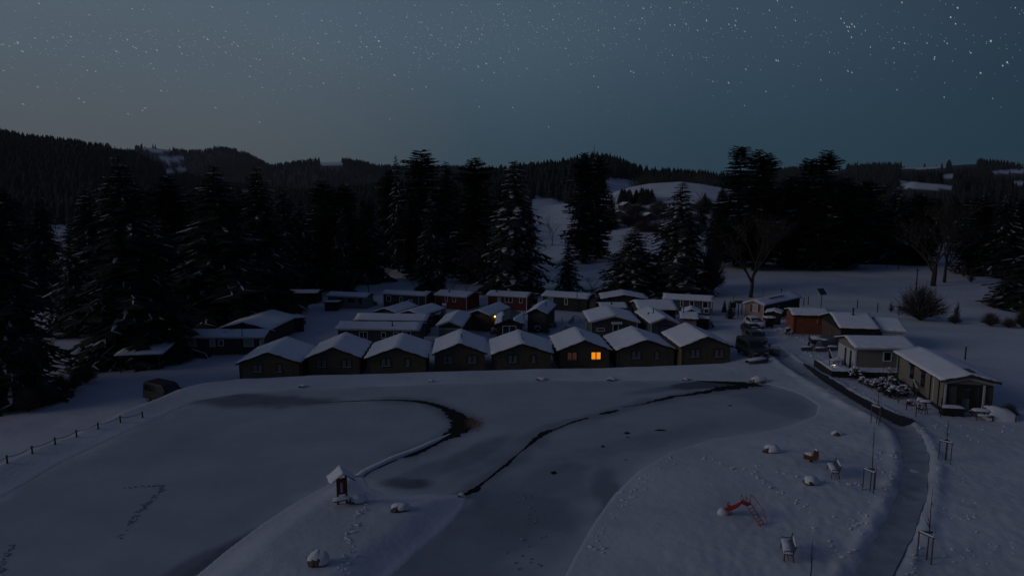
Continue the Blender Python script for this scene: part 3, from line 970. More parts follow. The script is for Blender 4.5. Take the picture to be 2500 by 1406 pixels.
for i, (a, b, apy, Ld, rt, wins, lab, slit) in enumerate(CAB):
    q = house('timber_cabin', lab, 'cabin', a, b, 2.5, Ld, 1.28, 'y', 'brown_timber', rot=-rt if rt else None, group='brown cabins in a row along the pond', seed=i, ov=.30)
    # true rise from the apex pixel
    for (wx, wy, st) in wins:
        win(q, 'F', wx, wy, 25 if st in ('cabin2', 'dim', 'lit') else 12.5, 19.5, st)
    # ridge flashing the wind has swept clear
    if slit:
        rr = random.Random(i)
        for (f0, f1) in ([(.28, .62)] if i % 2 else [(.20, .42), (.5, .66)]):
            m = MB(); ya, yb = f0 * q.L, f1 * q.L
            m.box((.16, (ya + yb) / 2, q.zr(.16, 0) + .115), (.13, yb - ya, .05)); m.obj('ridge_flashing', 'dark_metal', q.o)
    m = MB(); m.tube([(-q.W / 2 + .32, q.ov - .06, 2.35), (-q.W / 2 + .32, q.ov - .06, -.3)], .045, 6); m.obj('downpipe', 'dark_metal', q.o)
    HOUSES['cab%d' % i] = q

GR = 'houses of the holiday park'
# --- left group
q = house('mobile_home', 'long dark mobile home with four white windows and bare roof patch at the lane', 'mobile home', (442.5, 823.5), (646, 823.5), 2.45, 4.2, .62, 'x', 'dark_timber', posts='dull_white', group=GR, seed=21,
          patch=lambda u, v, r: .25 < v < .47 and abs(u - (.0)) < .17 and r.random() < .6, snow=.12, trim='dull_white')
for px, pw, ph, st in ((469, 19, 18, 'blind'), (519, 12.5, 18, 'blind'), (540, 12, 15.5, 'white'), (607, 23, 18, 'blind')): win(q, 'F', px, 837, pw, ph, st)
win(q, 'R', 637, 838, 6, 20, 'blind', width=.8)
pipe(q, .45, .05, 1.1, .05)
m = MB(); m.tube([(q.W * .225, .02, 2.4), (q.W * .225, .02, -.3)], .045, 6); m.obj('downpipe', 'dark_metal', q.o)

q = house('gabled_house', 'broad dark house with low snowy gable behind the long dark mobile home', 'house', (529, 803), (660, 806), 2.5, 10.5, 1.0, 'y', 'dark_timber', rot=3, group=GR, seed=22)
win(q, 'R', 672, 815, 10, 12, 'dark', width=1.0)
q = house('lean_to_shed', 'dark single-pitch shed half hidden under the snowy spruces', 'shed', (655, 781), (744, 776), 2.3, 6.0, .5, 'f', 'black_timber', rot=-28, group=GR, seed=23)
q = house('garden_house', 'flat dark hut close under the big spruces beside the pale caravan', 'hut', (700, 716), (775, 716), 2.2, 4.5, .35, 'x', 'black_timber', group=GR, seed=24, snow=.1)
q = house('static_caravan', 'pale grey static caravan with dark windows in the back row', 'caravan', (795, 721.5), (895, 725.5), 2.3, 3.6, .45, 'x', 'pale_cladding', group=GR, seed=25, snow=.13, trim='dull_white')
for px, pw, ph in ((833, 10, 14), (858, 15, 9), (880, 6, 16)): win(q, 'F', px, 734, pw, ph, 'dark')
q = house('wood_shed', 'small dark shed with snow lid in front of the pale caravan', 'shed', (788, 737), (824, 738), 1.7, 2.6, .2, 'f', 'black_timber', group=GR, seed=26, snow=.16, rot=0)
# --- back row
q = house('mobile_home', 'dark mobile home with three white windows and half-bare roof in the back row', 'mobile home', (931, 716), (1041, 722), 2.5, 3.9, .5, 'x', 'dark_timber', posts='dull_white', group=GR, seed=27, snow=.10,
          patch=lambda u, v, r: v > .40 and (u < .7 or r.random() < .5), trim='dull_white')
for px, py, pw, ph in ((949, 729, 11, 13.5), (979, 731, 7, 14), (1002, 734, 10, 5)): win(q, 'F', px, py, pw, ph, 'white')
m = MB(); m.tube([(q.W * .33, .02, 2.45), (q.W * .33, .02, -.3)], .05, 6); m.obj('downpipe', 'dull_white', q.o)
q = house('red_mobile_home', 'smaller red mobile home with two white windows beside the dark half-bare one', 'mobile home', (1058, 719), (1140, 725.6), 2.5, 5.2, .55, 'x', 'red_timber', posts='dull_white', group=GR, seed=28, trim='dull_white')
for px, py, pw, ph in ((1090, 729.5, 6.5, 13), (1109.5, 730.5, 8, 13)): win(q, 'F', px, py, pw, ph, 'white')
pipe(q, -.3, .3, .3, .1)
q = house('red_mobile_home', 'longer red mobile home with four white windows in the middle of the back row', 'mobile home', (1186, 720), (1288, 725.6), 2.55, 4.6, .5, 'x', 'red_timber', posts='white_paint', group=GR, seed=29, trim='dull_white')
for px, py, pw, ph, st in ((1219, 729.5, 7.5, 13.5, 'blind'), (1242, 731, 19, 14, 'white2'), (1271.5, 733, 8, 14, 'white')): win(q, 'F', px, py, pw, ph, st)
pipe(q, -.62, .35, .25, .11)
q2 = house('porch', 'dark open porch with pale window at the end of the longer red mobile home', 'porch', (1290, 722), (1318, 717), 2.4, 3.2, .3, 'f', 'black_timber', group=GR, seed=30, snow=.12)
win(q2, 'F', 1309, 725, 9, 11, 'blind')
q = house('dark_mobile_home', 'dark green mobile home with pale door and tall flue in the back row', 'mobile home', (1321, 721), (1436, 728.6), 2.6, 5.0, .5, 'x', 'green_timber', group=GR, seed=31, trim='dull_white')
win(q, 'F', 1344, 733, 13, 16, 'whitedoor', name='door'); win(q, 'F', 1382, 736, 8, 15.5, 'white')
m = MB(); m.tube([(q.W * .27, .0, 3.6), (q.W * .27, .0, 0)], .055, 6); m.obj('flue', 'dark_metal', q.o)
m = MB(); m.box((q.W / 2 + .6, 2.2, 1.2), (1.2, 3.2, 2.4)); m.obj('annex', 'grey_timber', q.o)
q = house('low_gabled_house', 'wide low-gabled dark brown house in the back row under the snowy fir pair', 'house', (1465, 727.5), (1586, 733), 2.4, 6.5, .75, 'y', 'dark_timber', rot=4, group=GR, seed=32)
win(q, 'F', 1536, 742, 6, 12, 'dark')
q = house('slate_mobile_home', 'slate grey mobile home with four white windows and wall unit at the back row end', 'mobile home', (1617, 727.6), (1741, 734), 2.75, 4.2, .45, 'x', 'slate_timber', posts='white_paint', group=GR, seed=33, trim='white_paint')
for px, py, pw, ph in ((1638, 738, 12, 14), (1664.5, 741, 8, 17), (1689, 742, 12, 16.5), (1722, 744.5, 15, 17)): win(q, 'F', px, py, pw, ph, 'white')
u, z = on_face(q, 'F', 1725, 758.5)
m = MB(); m.box((u, q.ov - .22, z), (.95, .38, .85)); ac = m.obj('heat_pump', 'dull_white', q.o)
m = MB(); m.tube([(u, q.ov - .42, z), (u, q.ov - .45, z)], .3, 14); m.obj('fan_grille', 'dark_metal', ac)
m = MB(); m.box((u, q.ov - .22, z + .48), (1.0, .42, .1)); m.obj('unit_snow', 'loose_snow', ac)

# --- middle group
q = house('mobile_home', 'long grey mobile home with four white windows behind the pond row', 'mobile home', (818, 802.5), (1025, 805), 2.75, 4.6, .55, 'x', 'grey_timber', posts=None, group=GR, seed=34, trim='dull_white')
for px, py, pw, ph, st in ((887.5, 818, 20, 18, 'white2'), (936.5, 818, 11, 15.5, 'white'), (967, 818, 14, 15, 'white'), (993, 814, 20, 12, 'white2')): win(q, 'F', px, py, pw, ph, st)
pipe(q, .32, .2, .55, .075)
q = house('annex_house', 'second snowy roof right behind the long grey mobile home', 'house', (864, 781), (1042, 784), 2.4, 4.2, .6, 'x', 'dark_timber', group=GR, seed=35)
q = house('small_gabled_house', 'small grey gabled house farther back of two that stand side by side', 'house', (912, 761), (966, 764), 2.4, 7.5, .65, 'y', 'grey_timber', rot=20, group=GR, seed=36)
q = house('small_gabled_house', 'small dark gabled house nearer of two that stand side by side', 'house', (966, 767), (1032, 771), 2.4, 7.5, .7, 'y', 'dark_timber', rot=22, group=GR, seed=37)
q = house('store_shed', 'low shed with square snowy lid beside the chimney stack', 'shed', (1026, 768), (1074, 768), 1.9, 3.6, .35, 'm', 'black_timber', group=GR, seed=38)
m = MB(); m.box((0, 0, 1.2), (.55, .55, 3.4)); st = m.obj('chimney_stack', 'dull_white'); st.location = tuple(ground(1083, 790) + np.array([0, 1.5, 0]))
tag(st, 'pale masonry chimney stack standing between the snowy roofs', 'chimney')
m = MB(); m.box((0, 0, 2.98), (.7, .7, .2)); m.obj('stack_snow', 'roof_snow', st)
q = house('glazed_cabin', 'cabin with white posts and glazed front under a brown gable, behind the pond row', 'cabin', (1063, 796), (1131, 796), 2.5, 9.0, .75, 'y', 'dark_timber', rot=4, group=GR, seed=39, posts='dull_white', trim='dull_white', ov=.35)
win(q, 'F', 1096, 812, 52, 20, 'sheet')
q = house('plank_house', 'house of upright planks lit by a warm wall lamp', 'house', (1138, 766), (1196, 774), 2.5, 8.5, .8, 'y', 'upright_timber', rot=22, group=GR, seed=40)
# its lamp, on the wall that looks right
O, U, Nn, rz = face_frame(q, 'R')
u, z = on_face(q, 'R', 1203, 765)
u = min(max(u, 2.2), 6.5); z = 2.1
c = O + U * u + Nn * .16
m = MB(); m.box((c.x - .1, c.y, z + .12), (.2, .06, .05)); lb = m.obj('wall_lamp', 'dark_metal', q.o)
m = MB(); m.tube([(c.x, c.y, z - .14), (c.x, c.y, z + .1)], [.07, .10], 8); m.obj('lamp_glass', 'warm_bulb', lb)
ld = bpy.data.lights.new('wall_lamp_light', 'POINT'); ld.energy = 1.8; ld.color = (1, .5, .16); ld.shadow_soft_size = .1
lo_ = bpy.data.objects.new('wall_lamp_light', ld); COL.objects.link(lo_); lo_.parent = q.o; lo_.location = (c.x + .35, c.y, z - .15)
q = house('thawed_house', 'house with dark sheet roof part thawed, snow left at both sides, above a glass door', 'house', (1208, 791.5), (1281, 793), 2.4, 8.5, .85, 'y', 'green_timber', rot=1, group=GR, seed=41,
          patch=lambda u, v, r: (-.52 + .25 * (r.random() - .5) < u < .0 + .55 * v + .15 * (r.random() - .5) and v > .02) or (0 <= u < .2 + .6 * v), snow=.15, trim='dark_frame')
win(q, 'F', 1243.5, 807, 34, 24, 'glass2', name='door')
q = house('dark_gabled_house', 'tall dark brown gabled house right of the part-thawed roof', 'house', (1283, 764.5), (1336, 768), 2.9, 9.0, .85, 'y', 'dark_timber', rot=13, group=GR, seed=42)
pipe(q, .45, .45, .5, .06)
q = house('big_gabled_house', 'large grey house with white gable boards, slit window and canopied door', 'house', (1438, 787), (1563, 785.5), 2.75, 8.8, 1.0, 'y', 'grey_timber', rot=0, group=GR, seed=43, trim='white_paint', posts='dull_white', ov=.4)
win(q, 'F', 1466.5, 804.5, 20, 8, 'white'); win(q, 'F', 1503, 804, 15, 26, 'white', name='door')
u, z = on_face(q, 'F', 1505, 788.5)
m = MB(); m.box((u, q.ov - .4, z), (1.5, .8, .1)); m.obj('canopy', 'dull_white', q.o)
m = MB(); m.box((u, q.ov - .4, z + .12), (1.5, .8, .14)); m.obj('canopy_snow', 'loose_snow', q.o)
win(q, 'L', 1431, 795, 5, 9, 'white', width=.8)
q = house('rear_wing', 'low wing with wind-swept roof and dark flue behind the large grey house', 'house', (1466, 752), (1533, 752), 2.6, 5.2, .45, 'x', 'dark_timber', group=GR, seed=44)
pipe(q, -.1, .3, .4, .11)
q = house('garage_house', 'gabled house with dark garage door and black flue at the end of the second row', 'house', (1590, 792.5), (1657, 786), 2.6, 9.5, .85, 'y', 'slate_timber', rot=-3, group=GR, seed=45, posts='dull_white', trim='dull_white')
win(q, 'F', 1624, 806, 30, 22, 'garage', name='garage_door')
pipe(q, -.28, .45, .55, .07); pipe(q, -.55, .5, .12, .08, 'vent')
q = house('broad_house', 'broad house with plain rounded snowy roof between the garage house and the slate home', 'house', (1558, 757), (1655, 757), 2.7, 7.5, .85, 'x', 'dark_timber', group=GR, seed=46, snow=.24)
q = house('yellowish_annex', 'yellow-brown annex with lopsided snowy roof and pipe right of the garage house', 'annex', (1652, 771), (1716, 786), 2.3, 5.5, .5, 'x', 'tan_cladding', group=GR, seed=47, rot=12)
pipe(q, -.6, .4, .6, .06)
q = house('flat_store', 'low store with flat snow lid in front of the slate mobile home', 'store', (1690, 776), (1732, 779), 1.8, 2.6, .15, 'f', 'black_timber', group=GR, seed=48, snow=.22)
q = house('pavilion', 'small pavilion with peaked tent roof of snow beside the wall unit', 'pavilion', (1664, 763), (1711, 765), 2.0, 3.2, .55, 'y', 'dark_timber', group=GR, seed=49, snow=.2)

# --- right group
q = house('tan_gabled_house', 'tan gabled house with white shuttered window beside the parked cars', 'house', (1817, 741), (1862, 744), 2.55, 13.0, .7, 'y', 'tan_cladding', rot=48, group=GR, seed=50, trim='dull_white', posts='dull_white')
win(q, 'F', 1844, 752, 13, 16, 'blind')
for s in (-1, 1):
    u, z = on_face(q, 'F', 1844 + s * 9, 752); m = MB(); m.box((u, q.ov - .03, z), (.42, .05, 1.15)); m.obj('shutter', 'shrine_wood', q.o)
side = MB(); O, U, Nn, rz = face_frame(q, 'R')
side.box((O.x + .03, q.L / 2, 1.05), (.05, q.L - 2 * q.ov - .1, 2.55)); side.obj('side_cladding', 'black_timber', q.o)
for yy in (3.6, 5.0):
    m = MB(); m.box((O.x + .07, yy, 1.55), (.05, .8, 1.2)); m.obj('window', 'grey_curtain', q.o)
m = MB()
m.box((.75, 6.2, q.zr(.75, 0) + .24), (.25, 5.0, .05)); m.obj('solar_strip', 'solar_glass', q.o)
m = MB(); m.tube([(0, 3, q.zr(0, 0)), (0, 3, q.zr(0, 0) + 1.6)], .03, 5); m.obj('aerial', 'dark_metal', q.o)
for (eL, eR, hh, Ld, lab, sd, nm) in (((1868, 763), (1908, 766), 1.9, 2.6, 'round-topped garden shed under thick snow behind the cars', 51, 'garden_shed'),):
    q = house(nm, lab, 'shed', eL, eR, hh, Ld, .28, 'y', 'black_timber', group=GR, seed=sd, snow=.2)
q = house('bin_store', 'small black box store with snow lid in front of the round-topped shed', 'store', (1872, 777), (1895, 777), 1.5, 1.6, .08, 'f', 'black_timber', group=GR, seed=52, snow=.2)
q = house('log_house', 'red-brown log house with one small window right of the parked cars', 'house', (1935, 769), (2031, 771.5), 2.75, 5.0, .55, 'x', 'log_timber', group=GR, seed=53, ov=.3)
win(q, 'F', 1995, 784, 8, 13, 'log')
m = MB(); m.box((-q.W / 2 + q.ov - .02, q.ov - .02, 1.25), (.2, .2, 2.5)); m.obj('corner_post', 'log_timber', q.o)
q = house('large_house', 'large dark-fronted house with broad snowy roof and black flue beside the log house', 'house', (2050, 800.5), (2149, 803.5), 2.85, 9.0, 1.15, 'x', 'black_timber', group=GR, seed=54, ov=.3)
pipe(q, .12, .42, .75, .1)
side = MB(); O, U, Nn, rz = face_frame(q, 'L')
side.box((O.x - .03, q.L / 2, 1.1), (.05, q.L - 2 * q.ov - .1, 2.6)); side.obj('side_cladding', 'upright_timber', q.o)
for yy in (4.2, 5.8):
    m = MB(); m.box((O.x - .07, yy, 1.4), (.05, .28, 2.2)); m.obj('trim_board', 'grey_timber', q.o)
q = house('side_wing', 'wing with white gable corner stepping down right of the large dark-fronted house', 'house', (2150, 806), (2214, 809), 2.6, 8.0, .9, 'x', 'dull_white', group=GR, seed=55, trim='dull_white')
q = house('beige_house', 'beige rendered bungalow with white-framed window behind a dark deck', 'house', (2086, 849), (2242, 851.5), 2.95, 5.6, .7, 'x', 'beige_render', group=GR, seed=56, ov=.42, trim='dull_white', posts='dull_white')
win(q, 'F', 2166.5, 870, 23, 24, 'white')
u, z = on_face(q, 'F', 2193, 870)
m = MB(); m.box((u, q.ov - .03, 1.25), (.22, .05, 2.6)); m.obj('trim_board', 'dull_white', q.o)
O, U, Nn, rz = face_frame(q, 'L')
m = MB(); m.box((O.x - .04, q.L / 2, 1.2), (.06, q.L - 1.0, 2.5)); m.obj('side_cladding', 'dull_white', q.o)
for yy in (1.6, 3.0):
    m = MB(); m.box((O.x - .08, yy, 1.3), (.05, .45, 2.0)); m.obj('window', 'night_glass', q.o)
BEIGE = q
q = house('beige_lodge', 'long beige lodge with porch gable facing the park, nearest house to the path', 'house', (2297, 928), (2447, 935), 2.9, 11.3, .62, 'y', 'beige_render', rot=9.5, group=GR, seed=57, ov=.4, trim='rail_wood')
LODGE = q
O, U, Nn, rz = face_frame(q, 'F')
hw = q.W / 2 - q.ov
m = MB(); m.box((0, q.ov - .03, 1.28), (2 * hw - .1, .05, 2.5)); fcl = m.obj('front_cladding', 'green_timber', q.o)
for fx, wd, mt, nm, h_ in ((-.62, .32, 'grey_timber', 'front_panel', 2.3), (-.07, .28, 'glazing_sheet', 'door', 2.1), (.30, .26, 'grey_timber', 'front_panel', 2.3), (.78, .34, 'grey_timber', 'front_panel', 2.3)):
    m = MB(); m.box((fx * hw, q.ov - .075, h_ / 2 + .02), (wd * hw, .05, h_)); d_ = m.obj(nm, mt, q.o)
    if nm == 'door':
        m = MB(); m.box((fx * hw, q.ov - .11, 1.65), (wd * hw * .9, .04, .8)); m.obj('door_window', 'night_glass', d_)
for fx in (-.96, -.3, .14, .58):
    m = MB(); m.box((fx * hw, q.ov - .24, 1.25), (.14, .14, 2.6)); m.obj('porch_column', 'dull_white' if fx in (-.96, .58) else 'dark_frame', q.o)
for s in (-1, 1):      # inner gable board and eave strip with snow
    m = MB()
    A = Vector((s * hw * 1.0, q.ov - .2, 2.62)); B = Vector((0, q.ov - .2, 2.62 + .5))
    m.tube([A, B], .1, 4); m.obj('gable_board', 'dull_white', q.o)
O, U, Nn, rz = face_frame(q, 'L')
for yy, w_, h_, z_ in ((4.6, .8, 1.5, 1.75), (7.2, .8, 1.35, 1.8)):
    m = MB(); m.box((O.x - .04, yy, z_), (.06, w_, h_)); w_o = m.obj('window', 'night_glass', q.o)
    m = MB(); m.box((O.x - .12, yy, z_ + h_ / 2 + .06), (.24, w_ + .3, .06)); m.obj('awning', 'dark_frame', w_o)
for yy, mt in ((2.9, 'dark_frame'), (2.2, 'dull_white'), (1.15, 'dark_frame')):
    m = MB(); m.box((O.x - .04, yy, 1.25), (.07, .14, 2.7)); m.obj('trim_board', mt, q.o)
m = MB(); m.tube([(O.x - .1, q.L - .8, 2.75), (O.x - .1, q.L - .8, 0)], .05, 6); m.obj('downpipe', 'dark_metal', q.o)
m = MB(); m.box((O.x - .1, q.L / 2, .1), (.16, q.L - 1.2, .35)); m.obj('plinth', 'dark_metal', q.o)
m = MB(); m.box((.25, 1.1, q.zr(.25, 0) + .19), (.5, 1.3, .05), rx=0); m.obj('bare_roof_patch', 'roof_sheet', q.o)

# --- carport with its car, far left
p0 = ground(345, 906)
cp = thing('carport', 'open carport with snow roof at the wood edge on the lane', 'carport', p0, R(10))
for x, y in ((-2.3, 0), (2.1, 0), (-2.3, 4.2), (2.1, 4.2)):
    m = MB(); m.box((x, y, 1.05), (.14, .14, 2.3)); m.obj('post', 'dark_timber', cp)
m = MB(); m.box((0, 2.1, 2.25), (5.4, 5.2, .1), rx=R(3)); m.obj('roof', 'dark_frame', cp)
zc = lambda x, y: 2.31 + .055 * (y - 2.1 + .5)
o_ = snow_cap('roof_snow', cp, 2.75, 5.3, lambda x, y: 2.31 + .052 * (y - 2.65), .17, 61); o_.location = (0, -.55, 0)
m = MB(); m.box((2.0, 2.1, 1.0), (.06, 4.1, 2.2)); m.obj('side_wall', 'black_timber', cp)
# ------------------------------------------------------------------ trees
def conifer(seed, h, r, kind):
    """trunk mesh, crown mesh of drooping sprays, snow strips lying on the boughs"""
    rr = random.Random(seed)
    tk = MB(); cr = MB(); sn = MB()
    lean = (rr.uniform(-.01, .01) * h, rr.uniform(-.01, .01) * h)
    def axis(t): return Vector((lean[0] * t * t, lean[1] * t * t, h * t))
    tk.tube([axis(0) - Vector((0, 0, .6)), axis(.02), axis(.3), axis(.65), axis(.97)], [h * .020, h * .0165, h * .013, h * .007, h * .0015], 7)
    n = int(h * 2.5)
    sect = [rr.uniform(.72, 1.12) for _ in range(10)]
    ph = rr.uniform(0, 6)
    dome = lambda t, k: min(1, max(0, 1.02 - t) * k) ** .55
    if kind == 'fir':
        b0 = .03
        prof = lambda t: r * (.50 + .50 * (1 - t)) * min(1, .6 + 1.6 * t) * dome(t, 5.5) * (1 + .15 * math.sin(t * 23 + ph))
    elif kind == 'nest':
        b0 = .05
        prof = lambda t: r * (.40 + .95 * (1 - t)) * min(1, .55 + 1.6 * t) * dome(t, 9) * (1 + .20 * math.sin(t * 27 + ph))
    elif kind == 'young':
        b0 = .06
        prof = lambda t: r * (1 - t) ** .7 * (1 + .1 * math.sin(t * 30 + ph)) * min(1, .5 + 4 * t)
    elif kind == 'thin':
        b0 = .1
        prof = lambda t: r * (1 - t) ** .7 * (1 + .3 * math.sin(t * 30 + ph)) * min(1, .5 + 3 * t)
    else:
        b0 = .03
        prof = lambda t: r * ((1 - t) ** .66) * (1 + .13 * math.sin(t * 26 + ph)) * min(1, .72 + 3.2 * t)
    snowy = {'spruce': .52, 'laden': .95, 'fir': .30, 'nest': .12, 'young': .5, 'thin': .8}[kind]
    for i in range(n):
        t = b0 + (1 - b0 - .012) * (i / n) ** .95 + rr.uniform(-.006, .006)
        t = min(t, .985)
        R_ = max(prof(t), .012 * h * (1 - t) + .12)
        nb = (8 if kind != 'thin' else 4) if t < .9 else 5
        a0 = rr.uniform(0, 6.28)
        for j in range(nb):
            az = a0 + 6.283 * j / nb + rr.uniform(-.3, .3)
            l = R_ * sect[int(az / .6284) % 10] * rr.uniform(.72, 1.1)
            c = axis(t) + Vector((0, 0, rr.uniform(-.15, .15)))
            if kind in ('nest', 'fir'):
                up, dr = (.10 + .55 * max(0, t - .75) * 3, .22)
            else:
                up, dr = (.02 + .9 * max(0, t - .7) * 1.6, .34 + .22 * (1 - t))
            d = Vector((math.cos(az), math.sin(az), 0)); sd = Vector((-d.y, d.x, 0))
            K = 5 if l > 1.2 else 3
            P = []
            for k in range(K + 1):
                s = k / K
                P.append(c + d * (l * s) + Vector((0, 0, l * (up * s - dr * s * s + .07 * max(0, s - .75) * 4))) + sd * (l * .04 * math.sin(s * 3 + az * 5)))
            for k in range(K):
                s = (k + .5) / K
                tw = l * .36 * (1.05 - .7 * s) * rr.uniform(.7, 1.25) + .15
                p, q = P[k], P[k + 1]
                ext = (q - p) * .35
                for sg in (-1, 1):
                    tip = q + sd * (sg * tw) + d * (tw * .55) + Vector((0, 0, -tw * rr.uniform(.18, .5)))
                    cr.tri(p, q + ext, tip)
                if rr.random() < .55 and kind != 'nest':
                    m = (p + q) / 2
                    cr.tri(p, q, m + d * .05 * l + sd * rr.uniform(-.3, .3) * tw + Vector((0, 0, -tw * rr.uniform(.5, 1.0))))
            tipd = P[-1] - P[-2]
            cr.tri(P[-2] + sd * .06 * l, P[-2] - sd * .06 * l, P[-1] + tipd * .35)
            for rep in range(2 if kind == 'laden' else 1):
                if rr.random() < snowy * (1.2 - .5 * t):
                    a = max(0, K - rr.choice([2, 2, 3, 3, 4])) if rep == 0 else rr.choice([0, 1]); b = (K if rr.random() < .7 else K - 1) if rep == 0 else a + 2; b = min(b, K); b = max(b, a + 1)
                    wd = rr.uniform(.05, .15) * (2.7 if kind == 'laden' else 1.15) * min(1.0, .35 + l * .28)
                    lift = Vector((0, 0, .06))
                    for k in range(a, b):
                        w0 = wd * (.45 if k == a else 1.0); w1 = wd * (.25 if k == b - 1 else 1.0)
                        if rr.random() < .25: continue
                        w0 *= rr.uniform(.6, 1.5); w1 *= rr.uniform(.6, 1.5)
                        p, q = P[k] + lift, P[k + 1].lerp(P[k], rr.uniform(0, .4)) + lift
                        jx = sd * rr.uniform(-.1, .1) * l * .3
                        sn.quad(p - sd * w0, q - sd * w1 + jx, q + jx + Vector((0, 0, .05)), p + Vector((0, 0, .05)))
                        sn.quad(p + Vector((0, 0, .05)), q + jx + Vector((0, 0, .05)), q + sd * w1 + jx, p + sd * w0)
                        if rr.random() < .7:
                            sg = rr.choice((-1, 1)); tw = l * .25
                            e = q + sd * (sg * tw * rr.uniform(.7, 1.4)) + d * (tw * .5) + Vector((0, 0, -tw * .25))
                            sn.tri(q - d * wd * .9, q + d * wd * .9, e)
    return tk, cr, sn

PROTO = {}
def conifer_proto(key, seed, h, r, kind, crown_mat):
    tk, cr, sn = conifer(seed, h, r, kind)
    PROTO[key] = (h, r, tk.mesh('trunk', 'bark'), cr.mesh('crown', crown_mat), sn.mesh('branch_snow', 'loose_snow') if sn.v else None)

for k in range(3): conifer_proto('spruce%d' % k, 100 + k, 24, 5.4, 'spruce', 'needles')
for k in range(2): conifer_proto('laden%d' % k, 120 + k, 18, 4.4, 'laden', 'needles')
for k in range(3): conifer_proto('fir%d' % k, 140 + k, 27, 4.6, 'fir', 'deep_needles')
for k in range(2): conifer_proto('nest%d' % k, 160 + k, 27, 4.8, 'nest', 'deep_needles')
conifer_proto('young0', 180, 9, 2.6, 'young', 'needles')
conifer_proto('thin0', 190, 15, 3.2, 'thin', 'needles')

def bare(seed, h, spread, stems=1, depth=5, thick=1.0, first=.3, twigs=1.0):
    """leafless broadleaf: trunk part and limb part"""
    rr = random.Random(seed)
    tk = MB(); lb = MB(); sn = MB()
    def grow(p, d, l, rad, lev):
        q = p + d * l * .5 + Vector((rr.uniform(-.06, .06), rr.uniform(-.06, .06), 0)) * l
        e = q + (d + Vector((rr.uniform(-.18, .18), rr.uniform(-.18, .18), rr.uniform(-.02, .15)))).normalized() * l * .5
        (tk if lev == 0 else lb).tube([p, q, e], [rad, rad * .82, rad * .66], 6 if lev == 0 else (4 if lev < 3 else 3), cap=lev == 0)
        if lev > 0 and rr.random() < .25 and abs(d.z) < .8:
            o = Vector((0, 0, rad * .8)); s = d.cross(Vector((0, 0, 1))).normalized() * rad * .9
            sn.quad(p - s + o, q - s + o, q + s + o, p + s + o)
        if lev >= depth: return
        nb = rr.choice([3, 3, 4] if 0 < lev < 4 and depth > 5 else [2, 3, 3]) if lev < depth - 1 else rr.choice([2, 3])
        if lev == 0: nb = rr.choice([4, 5])
        for k in range(nb):
            az = rr.uniform(0, 6.28); sp = spread * rr.uniform(.6, 1.3)
            nd = (d + Vector((math.cos(az) * sp, math.sin(az) * sp, .12 + rr.uniform(-.1, .2)))).normalized()
            s0 = e if rr.random() < .6 else p.lerp(e, rr.uniform(.55, .95))
            grow(s0, nd, l * rr.uniform(.58, .82) * (1.25 if lev == 0 else 1), rad * rr.uniform(.48, .64), lev + 1)
    for s in range(stems):
        az = rr.uniform(0, 6.28); a = 0 if stems == 1 else rr.uniform(.15, .8) * spread
        d = Vector((math.cos(az) * a, math.sin(az) * a, 1)).normalized()
        grow(Vector((rr.uniform(-.2, .2) * (stems > 1), rr.uniform(-.2, .2) * (stems > 1), -.3)), d, h * first, h * .016 * thick, 0)
    zmax = max(v[2] for v in lb.v)
    return tk, lb, sn, zmax

def bush(seed, h, r, n, twigs=2):
    rr = random.Random(seed)
    st = MB()
    for k in range(n):
        az = rr.uniform(0, 6.28); a = rr.random() ** .6 * 1.5
        d = Vector((math.cos(az) * math.sin(a), math.sin(az) * math.sin(a), math.cos(a)))
        l = rr.uniform(.7, 1.05)
        def pt(s): return Vector((d.x * r * s * l * 1.05, d.y * r * s * l * 1.05, h * l * (d.z * s * .93 + .16 * math.sin(s * 2.6)))) + Vector((rr.uniform(-.05, .05), rr.uniform(-.05, .05), 0)) * r
        p = [pt(0) * .3, pt(.35), pt(.7), pt(1.0)]
        w = .011 * h + .006
        st.tube(p, [w, w * .8, w * .55, w * .3], 3, cap=False)
        for j in range(twigs):
            s = rr.uniform(.35, .9); q = pt(s)
            e = q + (d + Vector((rr.uniform(-.8, .8), rr.uniform(-.8, .8), rr.uniform(0, .6)))) * .25 * r
            st.tube([q, e], [w * .55, w * .25], 3, cap=False)
    return st

for k in range(2):
    tk, lb, sn, zm = bare(300 + k, 12, .62, depth=6, thick=1.7, first=.30)
    PROTO['bare%d' % k] = (zm, 4, tk.mesh('trunk', 'bark'), lb.mesh('limbs', 'bark'), sn.mesh('branch_snow', 'loose_snow'))
for k in range(2):
    tk, lb, sn, zm = bare(310 + k, 7, .7, depth=4, thick=1.0, first=.35)
    PROTO['orchard%d' % k] = (zm, 3, tk.mesh('trunk', 'bark'), lb.mesh('limbs', 'twig_bark'), sn.mesh('branch_snow', 'loose_snow'))
for k in range(2):
    PROTO['bush%d' % k] = (3.0, 2.6, None, bush(320 + k, 3.0, 2.6, 330, 3).mesh('stems', 'twig_bark'), None)
PROTO['shrub0'] = (2.0, 1.2, None, bush(330, 2.0, 1.2, 90, 3).mesh('stems', 'twig_bark'), None)

